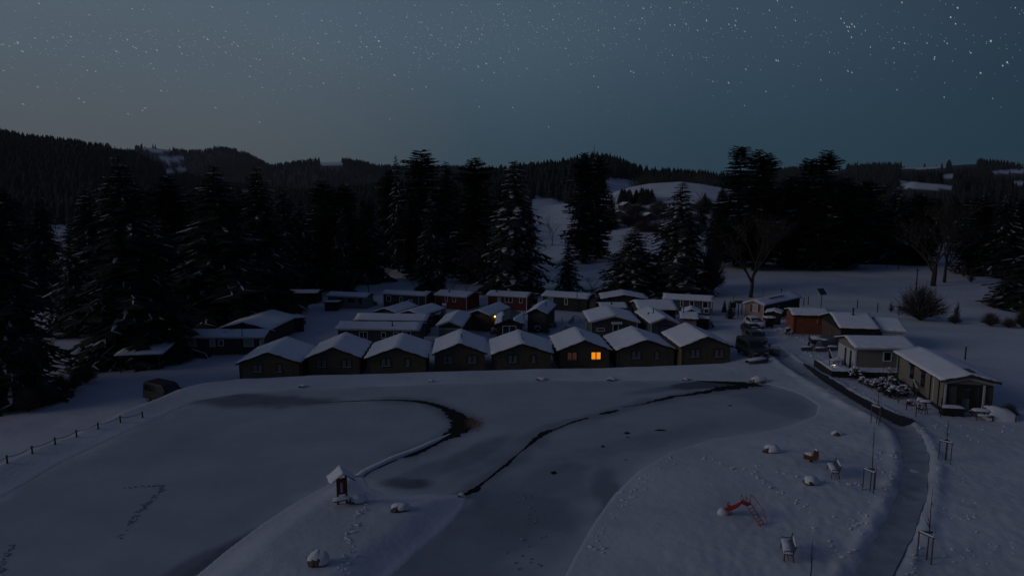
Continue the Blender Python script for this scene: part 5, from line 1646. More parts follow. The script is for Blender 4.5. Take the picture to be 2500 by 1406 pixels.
# ------------------------------------------------------------------ vehicles
def car(px, py, rz, label, paint, kind='hatch', name='parked_car', cat='car', snow=.12, group='vehicles parked in a line by the cabins', glass_snow=False, p=None):
    p = ground(px, py) if p is None else p
    o = thing(name, label, cat, p, rz, group)
    if kind == 'van':
        Lc, Wd, zb, belt, roof = 4.9, 1.95, .32, 1.15, 2.05
        prof = [(-2.45, zb), (-2.45, .75), (-2.35, 1.0), (-1.35, 1.18), (-.75, 1.88), (-.4, 2.02), (2.2, roof), (2.42, 1.8), (2.45, zb)]
        ws = ((-1.30, 1.24), (-.80, 1.86)); rwv = ((2.36, 1.25), (2.30, 1.85)); sides = [((-1.05, 1.2), (-.35, 1.2), (-.35, 1.82), (-.68, 1.82)), ((-.2, 1.2), (.9, 1.2), (.9, 1.84), (-.2, 1.84)), ((1.05, 1.2), (2.1, 1.2), (2.1, 1.84), (1.05, 1.84))]
    else:
        Lc, Wd, zb, belt, roof = 4.3, 1.78, .28, .92, 1.48
        prof = [(-2.1, zb), (-2.15, .55), (-2.0, .78), (-1.05, .95), (-.35, 1.40), (.0, 1.48), (1.2, roof), (1.85, 1.05), (2.1, .95), (2.15, .5), (2.1, zb)]
        ws = ((-1.0, .99), (-.40, 1.38)); rwv = ((1.80, 1.08), (1.28, 1.44)); sides = [((-.75, .97), (.15, .97), (.15, 1.36), (-.2, 1.36)), ((.25, .97), (1.1, .97), (1.1, 1.38), (.25, 1.38))]
    hw = Wd / 2
    def wx(z): return hw * (1 - .16 * max(0, (z - belt) / (roof - belt)) - .04 * max(0, (.5 - z)))
    m = MB()
    nP = len(prof); i = 0
    m.v += [(-wx(z), y, z) for y, z in prof] + [(wx(z), y, z) for y, z in prof]
    m.f.append(tuple(range(nP))[::-1]); m.f.append(tuple(range(nP, 2 * nP))); m.mi += [0, 0]
    for k in range(nP):
        a, b = k, (k + 1) % nP
        m.f.append((a, b, b + nP, a + nP)); m.mi.append(0)
    body = m.obj('body', paint, o)
    md = body.modifiers.new('soft', 'BEVEL'); md.width = .07; md.segments = 2; md.limit_method = 'ANGLE'
    for nm, (lo, hi) in (('windscreen', ws), ('rear_window', rwv)):
        d = Vector((0, hi[0] - lo[0], hi[1] - lo[1])); nn = Vector((0, -d.z, d.y)).normalized() * (1 if nm == 'windscreen' else -1)
        if nn.z < 0 and nm == 'windscreen': nn = -nn
        if nm == 'rear_window': nn = Vector((0, abs(d.z), abs(d.y))).normalized()
        k = nn * .02
        m = MB(); a, b = wx(lo[1]) - .14, wx(hi[1]) - .14
        m.quad((-a, lo[0] + k.y, lo[1] + k.z), (a, lo[0] + k.y, lo[1] + k.z), (b, hi[0] + k.y, hi[1] + k.z), (-b, hi[0] + k.y, hi[1] + k.z)); m.obj(nm, 'night_glass', o)
    for sg in (-1, 1):
        for poly in sides:
            m = MB(); q = [(sg * (wx(z) + .012), y, z) for y, z in poly]; m.quad(*q); m.obj('side_window', 'night_glass', o)
        for y in (-Lc * .30, Lc * .30):
            m = MB(); m.tube([(sg * (hw - .2), y, .31), (sg * (hw + .01), y, .31)], .31, 12); w_ = m.obj('wheel', 'tyre', o)
            m = MB(); m.tube([(sg * (hw + .0), y, .31), (sg * (hw + .025), y, .31)], .19, 10); m.obj('rim', 'rim_metal', w_)
        zl = .68 if kind != 'van' else .82
        m = MB(); m.box((sg * (hw - .28), -Lc / 2 + .02 if kind == 'van' else -2.09, zl), (.36, .10, .15)); m.obj('headlight', 'lamp_glass', o)
        m = MB(); m.box((sg * (hw - .20), Lc / 2 - .01, zl + .15), (.2, .08, .26)); m.obj('tail_light', 'tail_glass', o)
        m = MB(); m.box((sg * (hw + .09), ws[0][0] + .15, ws[0][1] + .06), (.18, .1, .13)); m.obj('wing_mirror', 'car_dark', o)
    m = MB(); m.box((0, -Lc / 2 + (.0 if kind == 'van' else .03), .42), (Wd * .9, .12, .16)); m.obj('bumper', 'car_dark', o)
    m = MB(); m.box((0, -Lc / 2 - .07, .5), (.5, .02, .11)); m.obj('number_plate', 'dull_white', o)
    if snow:
        rw = wx(roof) - .06
        y0, y1 = (-.3, 2.2) if kind == 'van' else (-.05, 1.25)
        m = MB(); m.grid(lambda u, v: (-rw + 2 * rw * u, y0 + (y1 - y0) * v, roof - .02 + snow * (math.sin(u * 3.14159) * math.sin(v * 3.14159)) ** .3), 8, 8); m.obj('roof_snow', 'roof_snow', o, True)
        y0, y1, z0, z1 = (-2.3, -1.45, 1.02, 1.16) if kind == 'van' else (-1.95, -1.15, .80, .94)
        m = MB(); m.grid(lambda u, v: (-.75 + 1.5 * u, y0 + (y1 - y0) * v, z0 + (z1 - z0) * v + snow * .6 * (math.sin(u * 3.14159) * math.sin(v * 3.14159)) ** .4 + .01 * math.sin(u * 11)), 8, 5); m.obj('bonnet_snow', 'roof_snow', o, True)
        if kind != 'van':
            m = MB(); m.lump((0, -.78, 1.10), (.6, .18, .07), 3, 9, 5); m.obj('windscreen_snow', 'loose_snow', o, True)
    return o
car(1841, 798, R(2), 'white car farthest up the line of parked vehicles', 'car_white', snow=.1)
car(1836, 815, R(4), 'dark snow-topped car second from the far end of the parked line', 'car_dark', snow=.16)
car(1842, 834, R(3), 'bronze-grey car with snow under its windscreen, behind the big van', 'car_bronze', snow=.0)
car(1834, 867, R(8), 'big blue-green van nearest in the line of parked vehicles', 'van_green', 'van', 'parked_van', 'van', snow=0)
_c = onz(398, 956, .6) + np.array([-1.3, 3.0, 0]); _c[2] = Hs(_c[0], _c[1])
car(398, 962, R(62), 'dark van half sunk behind the snowy dam at the lane', 'van_black', 'van', 'parked_van', 'van', snow=0, group='vehicles by the lane', p=_c)
car(345, 908, R(80), 'dark car parked under the open carport', 'car_dark', snow=0, group='vehicles by the lane', p=cp.location + Vector((-.4, 1.6, 0)))

# covered car and trailer at the log house
p = ground(2026, 850)
o = thing('covered_car', 'car hidden under a grey tarpaulin beside the log house', 'car', p, R(8))
def tarp(u, v):
    x = -1.9 + 3.8 * u; y = -.95 + 1.9 * v
    e = min(u, 1 - u) * 2; s = (1 - (2 * v - 1) ** 6)
    hz = (1.15 + .45 * sstep(.25, .6, u) * sstep(1.0, .7, u)) * sstep(0, .12, e) * s
    return (x, y, float(hz) + .03 * math.sin(9 * u + 4 * v))
m = MB(); m.grid(tarp, 24, 14); m.obj('cover', 'tarpaulin', o, True)
m = MB(); m.lump((-.9, -.2, 1.2), (.5, .4, .1), 5); m.obj('snow_patch', 'loose_snow', o, True)
p = ground(1992, 846)
o = thing('box_trailer', 'small open trailer heaped with snow beside the covered car', 'trailer', p, R(-14))
m = MB(); m.box((0, 0, .62), (1.5, 2.2, .12)); m.obj('floor', 'dark_metal', o)
for s in (-1, 1):
    m = MB(); m.box((s * .74, 0, .88), (.05, 2.2, .45)); m.obj('side_board', 'dark_metal', o)
    m = MB(); m.tube([(s * .78, 0, .3), (s * .95, 0, .3)], .3, 11); m.obj('wheel', 'tyre', o)
for s in (-1, 1):
    m = MB(); m.box((0, s * 1.1, .88), (1.5, .05, .45)); m.obj('end_board', 'dark_metal', o)
m = MB(); m.tube([(0, -1.1, .6), (0, -2.1, .45)], .06, 5); m.obj('drawbar', 'dark_metal', o)
m = MB(); m.grid(lambda u, v: (-.72 + 1.44 * u, -1.06 + 2.12 * v, 1.0 + .3 * (math.sin(u * 3.14) * math.sin(v * 3.14)) ** .4 + .05 * math.sin(u * 9 + v * 7)), 8, 8); m.obj('snow_load', 'loose_snow', o, True)
for k in (-1, 1):
    m = MB(); m.tube([(k * .7, -1.05, .9), (k * .7, -1.05, 1.75), (k * .7, 1.05, 1.75), (k * .7, 1.05, .9)], .03, 5); m.obj('hoop', 'dark_metal', o)

# planter boxes
for px, py, lab in [(1970, 856, 'long dark planter box with snow, nearest the parked vehicles'), (2003, 858, 'dark planter box with snow, middle one of three'), (2033, 855, 'dark planter box with snow, next to the beige house terrace')]:
    p = ground(px, py); o = thing('planter_box', lab, 'planter', p, R(-3), 'planter boxes in a row')
    m = MB(); m.box((0, 0, .22), (1.25, .5, .5), taper=1.08); m.obj('box', 'slate_timber', o)
    m = MB(); m.lump((0, 0, .5), (.68, .3, .14), px, 10, 5); m.obj('snow_top', 'loose_snow', o, True)

# upturned boat by the last cabin
p = ground(1850, 884)
o = thing('upturned_boat', 'upturned rowing boat under snow beside the last cabin of the row', 'boat', p, R(20))
def hull(u, v):
    x = -1.5 + 3 * u; w = .62 * math.sin(math.pi * min(1, .12 + u * .88)) ** .6
    a = math.pi * v
    return (x, -w * math.cos(a), .52 * math.sin(a) ** .8 * (1 - .25 * (2 * u - 1) ** 2) - .05)
m = MB(); m.grid(hull, 14, 8); m.obj('hull', 'stake_wood', o, True)
m = MB(); m.grid(lambda u, v: tuple(Vector(hull(u * .96 + .02, .18 + .6 * v)) + Vector((-.05, .06, .10 * (math.sin(u * 3.14) * math.sin(v * 3.14)) ** .4))), 14, 8); m.obj('snow_cover', 'loose_snow', o, True)

# sign post and low barrier at the path head
p = ground(1876, 880)
o = thing('sign_post', 'thin grey sign post at the head of the path', 'sign', p)
m = MB(); m.tube([(0, 0, -.2), (0, 0, 2.0)], .035, 6); m.obj('post', 'slate_timber', o)
m = MB(); m.box((0, -.05, 1.85), (.32, .03, .42)); m.obj('plate', 'slate_timber', o)
a, b = ground(1866, 866), ground(1903, 874)
o = thing('path_barrier', 'low grey rail barrier with panel beside the sign post', 'barrier', a)
d = Vector(b - a)
for t in (0, .5, 1):
    m = MB(); q = d * t; m.tube([(q.x, q.y, q.z - .2), (q.x, q.y, q.z + .95)], .045, 6); m.obj('post', 'bench_iron', o)
m = MB(); m.tube([(0, 0, .92), (d.x, d.y, d.z + .92)], .05, 5); m.obj('rail', 'bench_iron', o)
m = MB(); q = d * .5; m.box((q.x, q.y, q.z + .45), (d.length * .9, .03, .75), math.atan2(d.y, d.x)); m.obj('panel', 'slate_timber', o)

# ------------------------------------------------------------------ beige house terrace
def railing(name, label, pts, hgt, mat, step=1.0, bars=False, rails=2, cat='railing', group=None):
    o = thing(name, label, cat, pts[0], 0, group)
    for a, b in zip(pts[:-1], pts[1:]):
        A = Vector(a - pts[0]); B = Vector(b - pts[0]); n = max(1, round((B - A).length / step))
        for k in range(n + 1):
            q = A.lerp(B, k / n); m = MB(); m.box((q.x, q.y, q.z + hgt / 2 - .1), (.08, .08, hgt + .2)); m.obj('post', mat, o)
        ang = math.atan2((B - A).y, (B - A).x)
        for r_ in range(rails):
            z = hgt * (1 - r_ * .45) - .02
            m = MB(); m.tube([A + Vector((0, 0, z)), B + Vector((0, 0, z))], .04, 4); m.obj('rail', mat, o)
        if bars:
            nb = int((B - A).length / .16)
            for k in range(nb):
                q = A.lerp(B, (k + .5) / nb); m = MB(); m.box((q.x, q.y, q.z + hgt * .5), (.035, .035, hgt * .85)); m.obj('baluster', mat, o)
        m = MB(); c = (A + B) / 2; m.box((c.x, c.y, c.z + hgt + .06), ((B - A).length, .09, .07), ang); m.obj('rail_snow', 'loose_snow', o)
    return o

bq = BEIGE
M3 = Matrix.Rotation(bq.ang, 3, 'Z')
def BL(x, y, z): v = M3 @ Vector((x, y, z)) + Vector(bq.loc); return v
dk = thing('timber_deck', 'dark timber terrace deck with snow top around the beige house', 'deck', bq.loc, bq.ang)
hwb = bq.W / 2
m = MB(); m.box((-.55, -.55, .28), (2 * hwb - .6, 1.9, .75)); m.obj('deck_frame', 'black_timber', dk)
m = MB(); m.box((-hwb - 1.55, 1.2, .28), (2.4, 5.2, .75)); m.obj('deck_frame', 'black_timber', dk)
def dsn(x0, x1, y0, y1, sd):
    rr = random.Random(sd)
    m = MB(); m.grid(lambda u, v: (x0 + (x1 - x0) * u, y0 + (y1 - y0) * v, .66 + .13 * min(1, 14 * min(u, 1 - u, v, 1 - v)) ** .5 + .03 * math.sin(u * 9 + sd) + rr.uniform(-.015, .015)), 20, 8); m.obj('deck_snow', 'loose_snow', dk, True)
dsn(-hwb - .2, hwb - .95, -1.48, .38, 1); dsn(-hwb - 2.7, -hwb - .36, -1.35, 3.75, 2)
railing('terrace_screen', 'dark low board screen along the terrace towards the path', [ground(2024, 872), ground(2036, 905)], .95, 'black_timber', rails=2, cat='screen')
# lamp on the terrace corner
p = ground(2034, 912)
o = thing('bollard_lamp', 'glowing white lamp on a thin post at the terrace corner', 'lamp', p)
m = MB(); m.tube([(0, 0, -.2), (0, 0, .9)], .04, 6); m.obj('post', 'dull_white', o)
m = MB(); m.box((0, 0, .98), (.30, .16, .07)); m.obj('lamp_glass', 'white_bulb', o)
m = MB(); m.box((0, .06, 1.06), (.50, .3, .05)); m.obj('lamp_cap', 'dark_metal', o)
ld = bpy.data.lights.new('lamp_light', 'POINT'); ld.energy = .08; ld.color = (1, .94, .8); ld.shadow_soft_size = .12
lo_ = bpy.data.objects.new('lamp_light', ld); COL.objects.link(lo_); lo_.parent = o; lo_.location = (0, -.25, .85)
p = ground(1855, 779)
o = thing('garden_lamp', 'small bright white lamp at the corner of the tan house', 'lamp', p)
m = MB(); m.tube([(0, 0, -.2), (0, 0, .55)], .05, 6); m.obj('post', 'dark_metal', o)
m = MB(); m.box((0, 0, .62), (.30, .16, .09)); m.obj('lamp_glass', 'white_bulb', o)
ld = bpy.data.lights.new('lamp_light', 'POINT'); ld.energy = .2; ld.color = (1, .9, .75); ld.shadow_soft_size = .12
lo_ = bpy.data.objects.new('lamp_light', ld); COL.objects.link(lo_); lo_.parent = o; lo_.location = (0, -.3, .6)

def table(p, rz, label, chairs=0):
    o = thing('garden_table', label, 'table', p, rz)
    m = MB(); m.box((0, 0, .72), (1.3, .8, .05)); m.obj('table_top', 'slate_timber', o)
    for x in (-.55, .55):
        for y in (-.32, .32):
            m = MB(); m.box((x, y, .34), (.06, .06, .75)); m.obj('leg', 'slate_timber', o)
    m = MB(); m.grid(lambda u, v: (-.65 + 1.3 * u, -.4 + .8 * v, .75 + .16 * (math.sin(u * 3.14) * math.sin(v * 3.14)) ** .35), 9, 6); m.obj('table_snow', 'loose_snow', o, True)
dz_ = bq.loc[2] + .68
table(Vector((*BL(-hwb - 1.6, .6, 0)[:2], dz_)), R(10), 'snow-covered garden table on the terrace left of the beige house')

def snowy_shrub(px, py, w, h, seed, label, mat='needles'):
    p = ground(px, py); f = p[1] * cP + (CAMZ - p[2]) * sP
    r = w / 2 / FPX * f * 1.25; hh = h / FPX * f * 1.15
    rr = random.Random(seed)
    o = thing('snowy_shrub', label, 'shrub', p, 0, 'snow-dusted garden shrubs')
    m = MB(); sn = MB()
    for k in range(150):
        az = rr.uniform(0, 6.28); a = rr.uniform(0, 1) ** .5 * 1.5; q = rr.uniform(.55, 1)
        c = Vector((math.cos(az) * math.sin(a) * r * q, math.sin(az) * math.sin(a) * r * q, hh * (.08 + .82 * math.cos(a) * q)))
        s = r * .26
        m.tri(c + Vector((rr.uniform(-s, s), rr.uniform(-s, s), rr.uniform(-s, s))), c + Vector((rr.uniform(-s, s), rr.uniform(-s, s), rr.uniform(-s, s))), c + Vector((rr.uniform(-s, s), rr.uniform(-s, s), rr.uniform(-s, s))))
    for k in range(26):
        az = rr.uniform(0, 6.28); a = rr.uniform(0, 1) ** .6 * 1.25
        c = (math.cos(az) * math.sin(a) * r * .92, math.sin(az) * math.sin(a) * r * .92, hh * (.10 + .86 * math.cos(a)))
        s = r * rr.uniform(.13, .30); sn.lump(c, (s, s * .8, s * .5), seed * 50 + k, 7, 4, rough=.3)
    m.obj('foliage', mat, o); sn.obj('snow_clumps', 'loose_snow', o, True)['kind'] = 'stuff'
for k, (px, py, w, h, lab) in enumerate([
    (2086, 926, 26, 30, 'taller snow-dusted shrub in front of the dark deck'), (2066, 912, 14, 14, 'small snowy shrub below the terrace corner lamp'),
    (2105, 938, 16, 18, 'low snowy shrub right of the taller one at the deck'), (2118, 944, 14, 18, 'narrow snowy shrub on the garden slope by the path'),
    (2135, 950, 22, 22, 'snowy shrub at the middle of the garden slope'), (2152, 948, 24, 26, 'thick snowy shrub behind the garden slope middle'),
    (2165, 962, 30, 26, 'broad snowy shrub near the thin young tree'), (2183, 972, 30, 28, 'broadest snowy shrub on the garden slope'),
    (2205, 966, 30, 24, 'snowy shrub next to the lodge stair'), (2178, 940, 22, 20, 'snowy shrub close under the end of the deck'),
    (2172, 922, 16, 24, 'spiky snowy shrub standing against the deck end'), (2044, 898, 24, 22, 'snow-heavy shrub on the terrace edge by the lamp'),
    (2056, 884, 20, 18, 'snowy shrub on the terrace beside the beige house corner'), (2014, 892, 14, 14, 'tiny shrub at the terrace screen by the path'),
    (1312, 812, 16, 16, 'small snowy shrub between the dark gabled house and the fifth cabin roof'), (1350, 800, 14, 16, 'snowy shrub at the corner of the dark gabled house'), (1205, 815, 14, 14, 'snowy shrub beside the part-thawed house wall'),
    (1150, 786, 12, 12, 'snowy shrub against the glazed cabin side'), (1575, 815, 16, 14, 'snowy shrub between the large grey house and the garage house'), (1735, 800, 14, 16, 'snowy shrub right of the flat snow-lid store'), (1046, 800, 14, 18, 'snowy shrub at the end of the long grey mobile home'),
    (735, 792, 22, 14, 'snowy shrub by the single-pitch shed'), (1300, 752, 14, 10, 'snowy shrub before the porch of the longer red home'), (912, 745, 16, 10, 'snowy shrub in front of the pale caravan end'),
    (1925, 820, 16, 22, 'snowy shrub at the corner of the log house'), (1831, 776, 16, 10, 'snowy shrub under the tan house window'),
    (2222, 990, 16, 14, 'snow ball shrub between slope and bird table'), (2246, 1000, 14, 14, 'rounded snowy shrub beside the bird table')]):
    snowy_shrub(px, py, w, h, k + 1, lab)
p = ground(2143, 990)
tree('orchard0', ground(2160, 965), 'thin young tree in the lodge garden', 4.2, 1.0, 'garden trees')

# stair rail and posts by the lodge
railing('stair_railing', 'brown stair railing between the deck and the lodge', [ground(2204, 930) + np.array([0, 0, .55]), ground(2222, 938) + np.array([0, 0, .3]), ground(2236, 975)], .95, 'rail_wood', step=1.3)
for px, py, hp, lab in [(2165, 944, 26, 'thin garden post on the slope nearest the deck'), (2193, 985, 24, 'thin garden post beside the broadest shrub'), (2213, 1000, 22, 'thin dark post beside the snow ball shrub'), (2236, 1016, 26, 'thin dark post at the garden corner by the path'), (2296, 1018, 50, 'tall dark post at the lodge porch corner')]:
    p = ground(px, py); f = p[1]; m = MB(); h_ = hp / FPX * f * 1.02
    m.tube([(0, 0, -.2), (0, 0, h_)], .04, 6); o = m.obj('garden_post', 'bench_iron'); o.location = tuple(p); tag(o, lab, 'post', 'garden posts')
# bird table
p = ground(2258, 1012)
o = thing('bird_table', 'bird table with snow on its tray beside the lodge porch', 'bird table', p)
for s in (-1, 0, 1):
    m = MB(); m.tube([(s * .35, .1 * abs(s), -.1), (0, 0, 1.15)], .035, 5); m.obj('leg', 'rail_wood', o)
m = MB(); m.box((0, 0, 1.18), (1.0, .7, .06)); m.obj('tray', 'rail_wood', o)
m = MB(); m.lump((0, 0, 1.24), (.52, .36, .13), 4, 10, 5); m.obj('tray_snow', 'loose_snow', o, True)
p = ground(2243, 1008)
o = thing('garden_lantern', 'thin stemmed garden lantern with thick snow hat', 'lantern', p)
m = MB(); m.tube([(0, 0, -.1), (0, 0, 1.15)], .025, 5); m.obj('stem', 'bench_iron', o)
m = MB(); m.lump((0, 0, 1.25), (.28, .24, .2), 4, 9, 5); m.obj('snow_hat', 'loose_snow', o, True)

# porch things of the lodge
lq = LODGE; M4 = Matrix.Rotation(lq.ang, 3, 'Z')
def LL(x, y): v = M4 @ Vector((x, y, 0)) + Vector(lq.loc); return np.array([v.x, v.y, Hs(v.x, v.y)])
o = thing('storage_chest', 'long dark chest with thick snow lid in front of the lodge porch', 'chest', LL(-1.75, -.8), lq.ang)
m = MB(); m.box((0, 0, .35), (1.75, .75, .8)); m.obj('box', 'dark_metal', o)
m = MB(); m.grid(lambda u, v: (-.92 + 1.84 * u, -.42 + .84 * v, .76 + .15 * (math.sin(u * 3.14) * math.sin(v * 3.14)) ** .3), 10, 6); m.obj('lid_snow', 'loose_snow', o, True)
o = thing('picnic_table', 'snow-covered picnic table with benches before the lodge door', 'table', LL(.35, -1.3), lq.ang)
m = MB(); m.box((0, 0, .7), (1.3, .7, .06)); m.obj('table_top', 'rail_wood', o)
for s in (-1, 1):
    m = MB(); m.box((0, s * .65, .42), (1.3, .25, .05)); m.obj('seat', 'rail_wood', o)
    m = MB(); m.box((s * .5, 0, .35), (.07, 1.4, .07)); m.obj('cross_bar', 'rail_wood', o)
    for t in (-1, 1):
        m = MB(); m.tube([(s * .5, t * .5, -.1), (s * .5, t * .2, .68)], .04, 5); m.obj('leg', 'rail_wood', o)
    m = MB(); m.lump((0, s * .65, .48), (.66, .14, .1), 7 + s, 9, 5); m.obj('seat_snow', 'loose_snow', o, True)
m = MB(); m.grid(lambda u, v: (-.66 + 1.32 * u, -.36 + .72 * v, .72 + .2 * (math.sin(u * 3.14) * math.sin(v * 3.14)) ** .3), 9, 6); m.obj('table_snow', 'loose_snow', o, True)
o = thing('covered_furniture', 'garden furniture hidden under a white sagging snow-covered sheet by the lodge', 'furniture', LL(2.0, -1.1), lq.ang)
m = MB(); m.grid(lambda u, v: (-1.25 + 2.5 * u, -.7 + 1.4 * v, -.05 + (.95 + .12 * math.sin(u * 5)) * (1 - (2 * u - 1) ** 6) * (1 - (2 * v - 1) ** 8) + .04 * math.sin(u * 13 + v * 5)), 20, 12); m.obj('cover', 'loose_snow', o, True)
for x in (-.9, .9):
    m = MB(); m.box((x, -.74, .2), (.08, .08, .5)); m.obj('leg', 'rail_wood', o)
o = thing('porch_heater', 'dark stove standing with snow cap between picnic table and covered furniture', 'stove', LL(1.05, -.55), lq.ang)
m = MB(); m.tube([(0, 0, -.1), (0, 0, .75), (0, 0, .8), (0, 0, 1.5)], [.2, .2, .08, .07], 8); m.obj('body', 'bench_iron', o)
m = MB(); m.lump((.1, 0, .85), (.22, .2, .16), 7); m.obj('snow_cap', 'loose_snow', o, True)

# ------------------------------------------------------------------ village details
railing('white_railing', 'white terrace railing between the dark gabled house and the large grey house', [ground(1388, 800), ground(1400, 786), ground(1432, 790)], 1.0, 'dull_white', step=1.5, bars=True, rails=2)
railing('terrace_rail', 'plank terrace rail between the warm lamp house and the glazed cabin', [ground(1150, 800), ground(1205, 798)], .9, 'upright_timber', step=1.6, rails=2)
p = ground(1372, 808)
o = thing('folded_parasol', 'closed white parasol standing on the small terrace', 'parasol', p)
m = MB(); m.tube([(0, 0, -.1), (0, 0, 2.1)], .03, 5); m.obj('pole', 'dull_white', o)
m = MB(); m.tube([(0, 0, .9), (0, 0, 1.3), (0, 0, 2.2)], [.16, .17, .03], 8); m.obj('canopy', 'dull_white', o)
table(ground(1390, 806), R(30), 'snow-covered table on the small terrace by the white railing')
p = ground(1335, 815)
o = thing('fire_bowl', 'dark round fire bowl in the snow behind the lit cabin', 'fire bowl', p)
m = MB(); m.lump((0, 0, .35), (.5, .5, .3), 2, 10, 5, rough=.03); m.obj('bowl', 'dark_metal', o)
for a in (0, 2.1, 4.2):
    m = MB(); m.tube([(.3 * math.cos(a), .3 * math.sin(a), .3), (.4 * math.cos(a), .4 * math.sin(a), -.1)], .03, 4); m.obj('leg', 'dark_metal', o)
# small spruce in a garden, and boxes near the slate home
tree('young0', ground(1782, 778), 'small garden spruce right of the slate mobile home', 3.2, 1.0, 'garden trees')
tree('young0', ground(1768, 762), 'tiny garden spruce close to the slate mobile home end', 2.2, .7, 'garden trees')
p = ground(1790, 757)
o = thing('letter_box', 'dark box on a post with small sign beside the garden spruce', 'box', p)
m = MB(); m.box((0, 0, .9), (.8, .5, .9)); m.obj('box', 'black_timber', o)
m = MB(); m.tube([(0, 0, -.2), (0, 0, 2.6)], .05, 5); m.obj('post', 'dark_metal', o)
p = ground(1812, 774)
o = thing('pergola', 'dark post pergola at the end of the tan house', 'pergola', p)
for x, y in ((-.7, 0), (.5, 0), (-.7, 1.8), (.5, 1.8)):
    m = MB(); m.box((x, y, 1.1), (.12, .12, 2.5)); m.obj('post', 'black_timber', o)
m = MB(); m.box((-.1, .9, 2.38), (1.6, 2.2, .1)); m.obj('top', 'black_timber', o)
# solar panel on a pole
p = ground(2003, 772); p = np.array([p[0] * 1.06, p[1] * 1.06, 0]); p[2] = Hs(p[0], p[1])
o = thing('solar_panel', 'tilted solar panel on a pole behind the log house', 'solar panel', p, R(30))
m = MB(); m.tube([(0, 0, -.2), (0, 0, 2.9)], .07, 6); m.obj('pole', 'dark_metal', o)
m = MB(); m.box((0, 0, 3.3), (1.7, .07, 1.3), rx=R(-40)); pn_ = m.obj('panel', 'solar_glass', o)
m = MB(); m.box((0, .05, 3.3), (1.78, .05, 1.38), rx=R(-40)); m.obj('frame', 'dull_white', pn_)
# pole lamp, utility pole and mast
p = ground(1907, 728); m = MB(); m.tube([(0, 0, -.2), (0, 0, 1.5)], .05, 5); o = thing('meadow_marker', 'thin marker post with dark disc on the meadow behind the tan house', 'post', p); m.obj('post', 'dark_metal', o)
m = MB(); m.lump((0, 0, 1.6), (.2, .1, .2), 2, 8, 5, rough=.02); m.obj('disc', 'dark_metal', o)
p = ground(2236, 712)
o = thing('utility_pole', 'thin utility pole on the meadow behind the large round bush', 'pole', p)
m = MB(); m.tube([(0, 0, -.3), (0, 0, aty(2236, 655, p[1])[2] - p[2])], [.14, .09], 6); m.obj('pole', 'dark_metal', o)
m = MB(); m.box((0, 0, aty(2236, 660, p[1])[2] - p[2]), (1.1, .1, .1)); m.obj('crossarm', 'dark_metal', o)
p = np.array([(1447 - 1250) / FPX * 770, 770, 0.]); p[2] = Hs(p[0], p[1])
o = thing('radio_mast', 'thin lattice radio mast on the wooded hill crest', 'mast', p)
zt = aty(1447, 353, 770)[2] - p[2]
for a in (0, 2.1, 4.2):
    m = MB(); m.tube([(.7 * math.cos(a), .7 * math.sin(a), -1), (.25 * math.cos(a), .25 * math.sin(a), zt * .8), (0, 0, zt)], [.22, .16, .1], 4); m.obj('leg', 'dark_metal', o)
for k in range(8):
    z = zt * .8 * k / 8; r_ = .7 - .45 * k / 8
    m = MB(); m.tube([(r_ * math.cos(a), r_ * math.sin(a), z) for a in (0, 2.1, 4.2, 6.28)], .09, 3); m.obj('brace', 'dark_metal', o)
pm = MB(); pm.tube([(0, 0, -.3), (0, 0, 1.2)], .07, 5); pme = pm.mesh('fence_post', 'dark_metal')
r5 = random.Random(12)
for px, py, lab in [(2165, 656, 'lone post on the far meadow left of the round-crowned tree'), (2193, 660, 'second lone post on the far meadow nearer the round-crowned tree'), (2094, 648, 'small post at the foot of the meadow firs'),
                    (2356, 878, 'dark post in the snow field behind the lodge roof'), (2194, 770, 'dark fence post at the side of the large round bush'), (2430, 672, 'post on the meadow below the corner spruce'), (2416, 670, 'post near the fallen twigs on the far meadow'),
                    (2142, 762, 'small post behind the large dark-fronted house chimney'), (2093, 752, 'small post behind the large dark-fronted house roof'), (1962, 746, 'post at the end of the tan house'), (1973, 744, 'second post at the end of the tan house')]:
    o = link('field_post', pme, None, tuple(ground(px, py)), None, (1.2, 1.2, 1.3)); tag(o, lab, 'post', 'posts in the snow field')

# far houses in the valley gap
for px, py, wpx, lab, sd in [(1478, 524, 30, 'small far house with snowy roof beside the columnar firs', 91), (1512, 536, 34, 'low far house half hidden by the bent spruce', 92), (1532, 512, 26, 'far barn below the square grove', 93), (1488, 504, 18, 'tiny far cottage beside the square grove', 94), (1588, 540, 30, 'far house left of the pointed spruce', 95)]:
    p = ground(px, py); f = p[1]
    wm = wpx / FPX * f
    hh = 3.2 * wm / 12 + .8
    e = aty(px - wpx / 2, py, p[1]); e2 = aty(px + wpx / 2, py, p[1])
    o = thing('far_house', lab, 'house', p, R(random.Random(sd).uniform(-25, 25)), 'far houses in the valley')
    m = MB(); m.prism([(-wm / 2, -1), (wm / 2, -1), (wm / 2, hh), (0, hh * 1.6), (-wm / 2, hh)], 0, wm * .9); m.obj('wall', 'dark_timber', o)
    o_ = snow_cap('roof_snow', o, wm * .56, wm, lambda x, y, a=wm * .56, b=hh: b * .97 + (1 - abs(x) / a) * b * .68, .25, sd); o_.location = (0, -.05 * wm, 0)
    for s in (-.22, .22):
        m = MB(); m.box((s * wm, -.05, hh * .55), (wm * .12, .1, hh * .35)); m.obj('window', 'night_glass', o)

# dry reeds at the open water
rr = random.Random(2); m = MB()
for k in range(520):
    a = onz(rr.gauss(1158, 10), rr.gauss(1036, 8), 0)
    hgt = rr.uniform(.08, .3); lx, ly = rr.uniform(-.25, .25), rr.uniform(-.2, .2)
    m.tri((a[0] - .015, a[1], 0), (a[0] + .015, a[1], 0), (a[0] + lx, a[1] + ly, hgt))
tag(m.obj('dry_reeds', 'dry_reed'), 'brown dry reeds at the open water bend', 'reeds', kind='stuff')

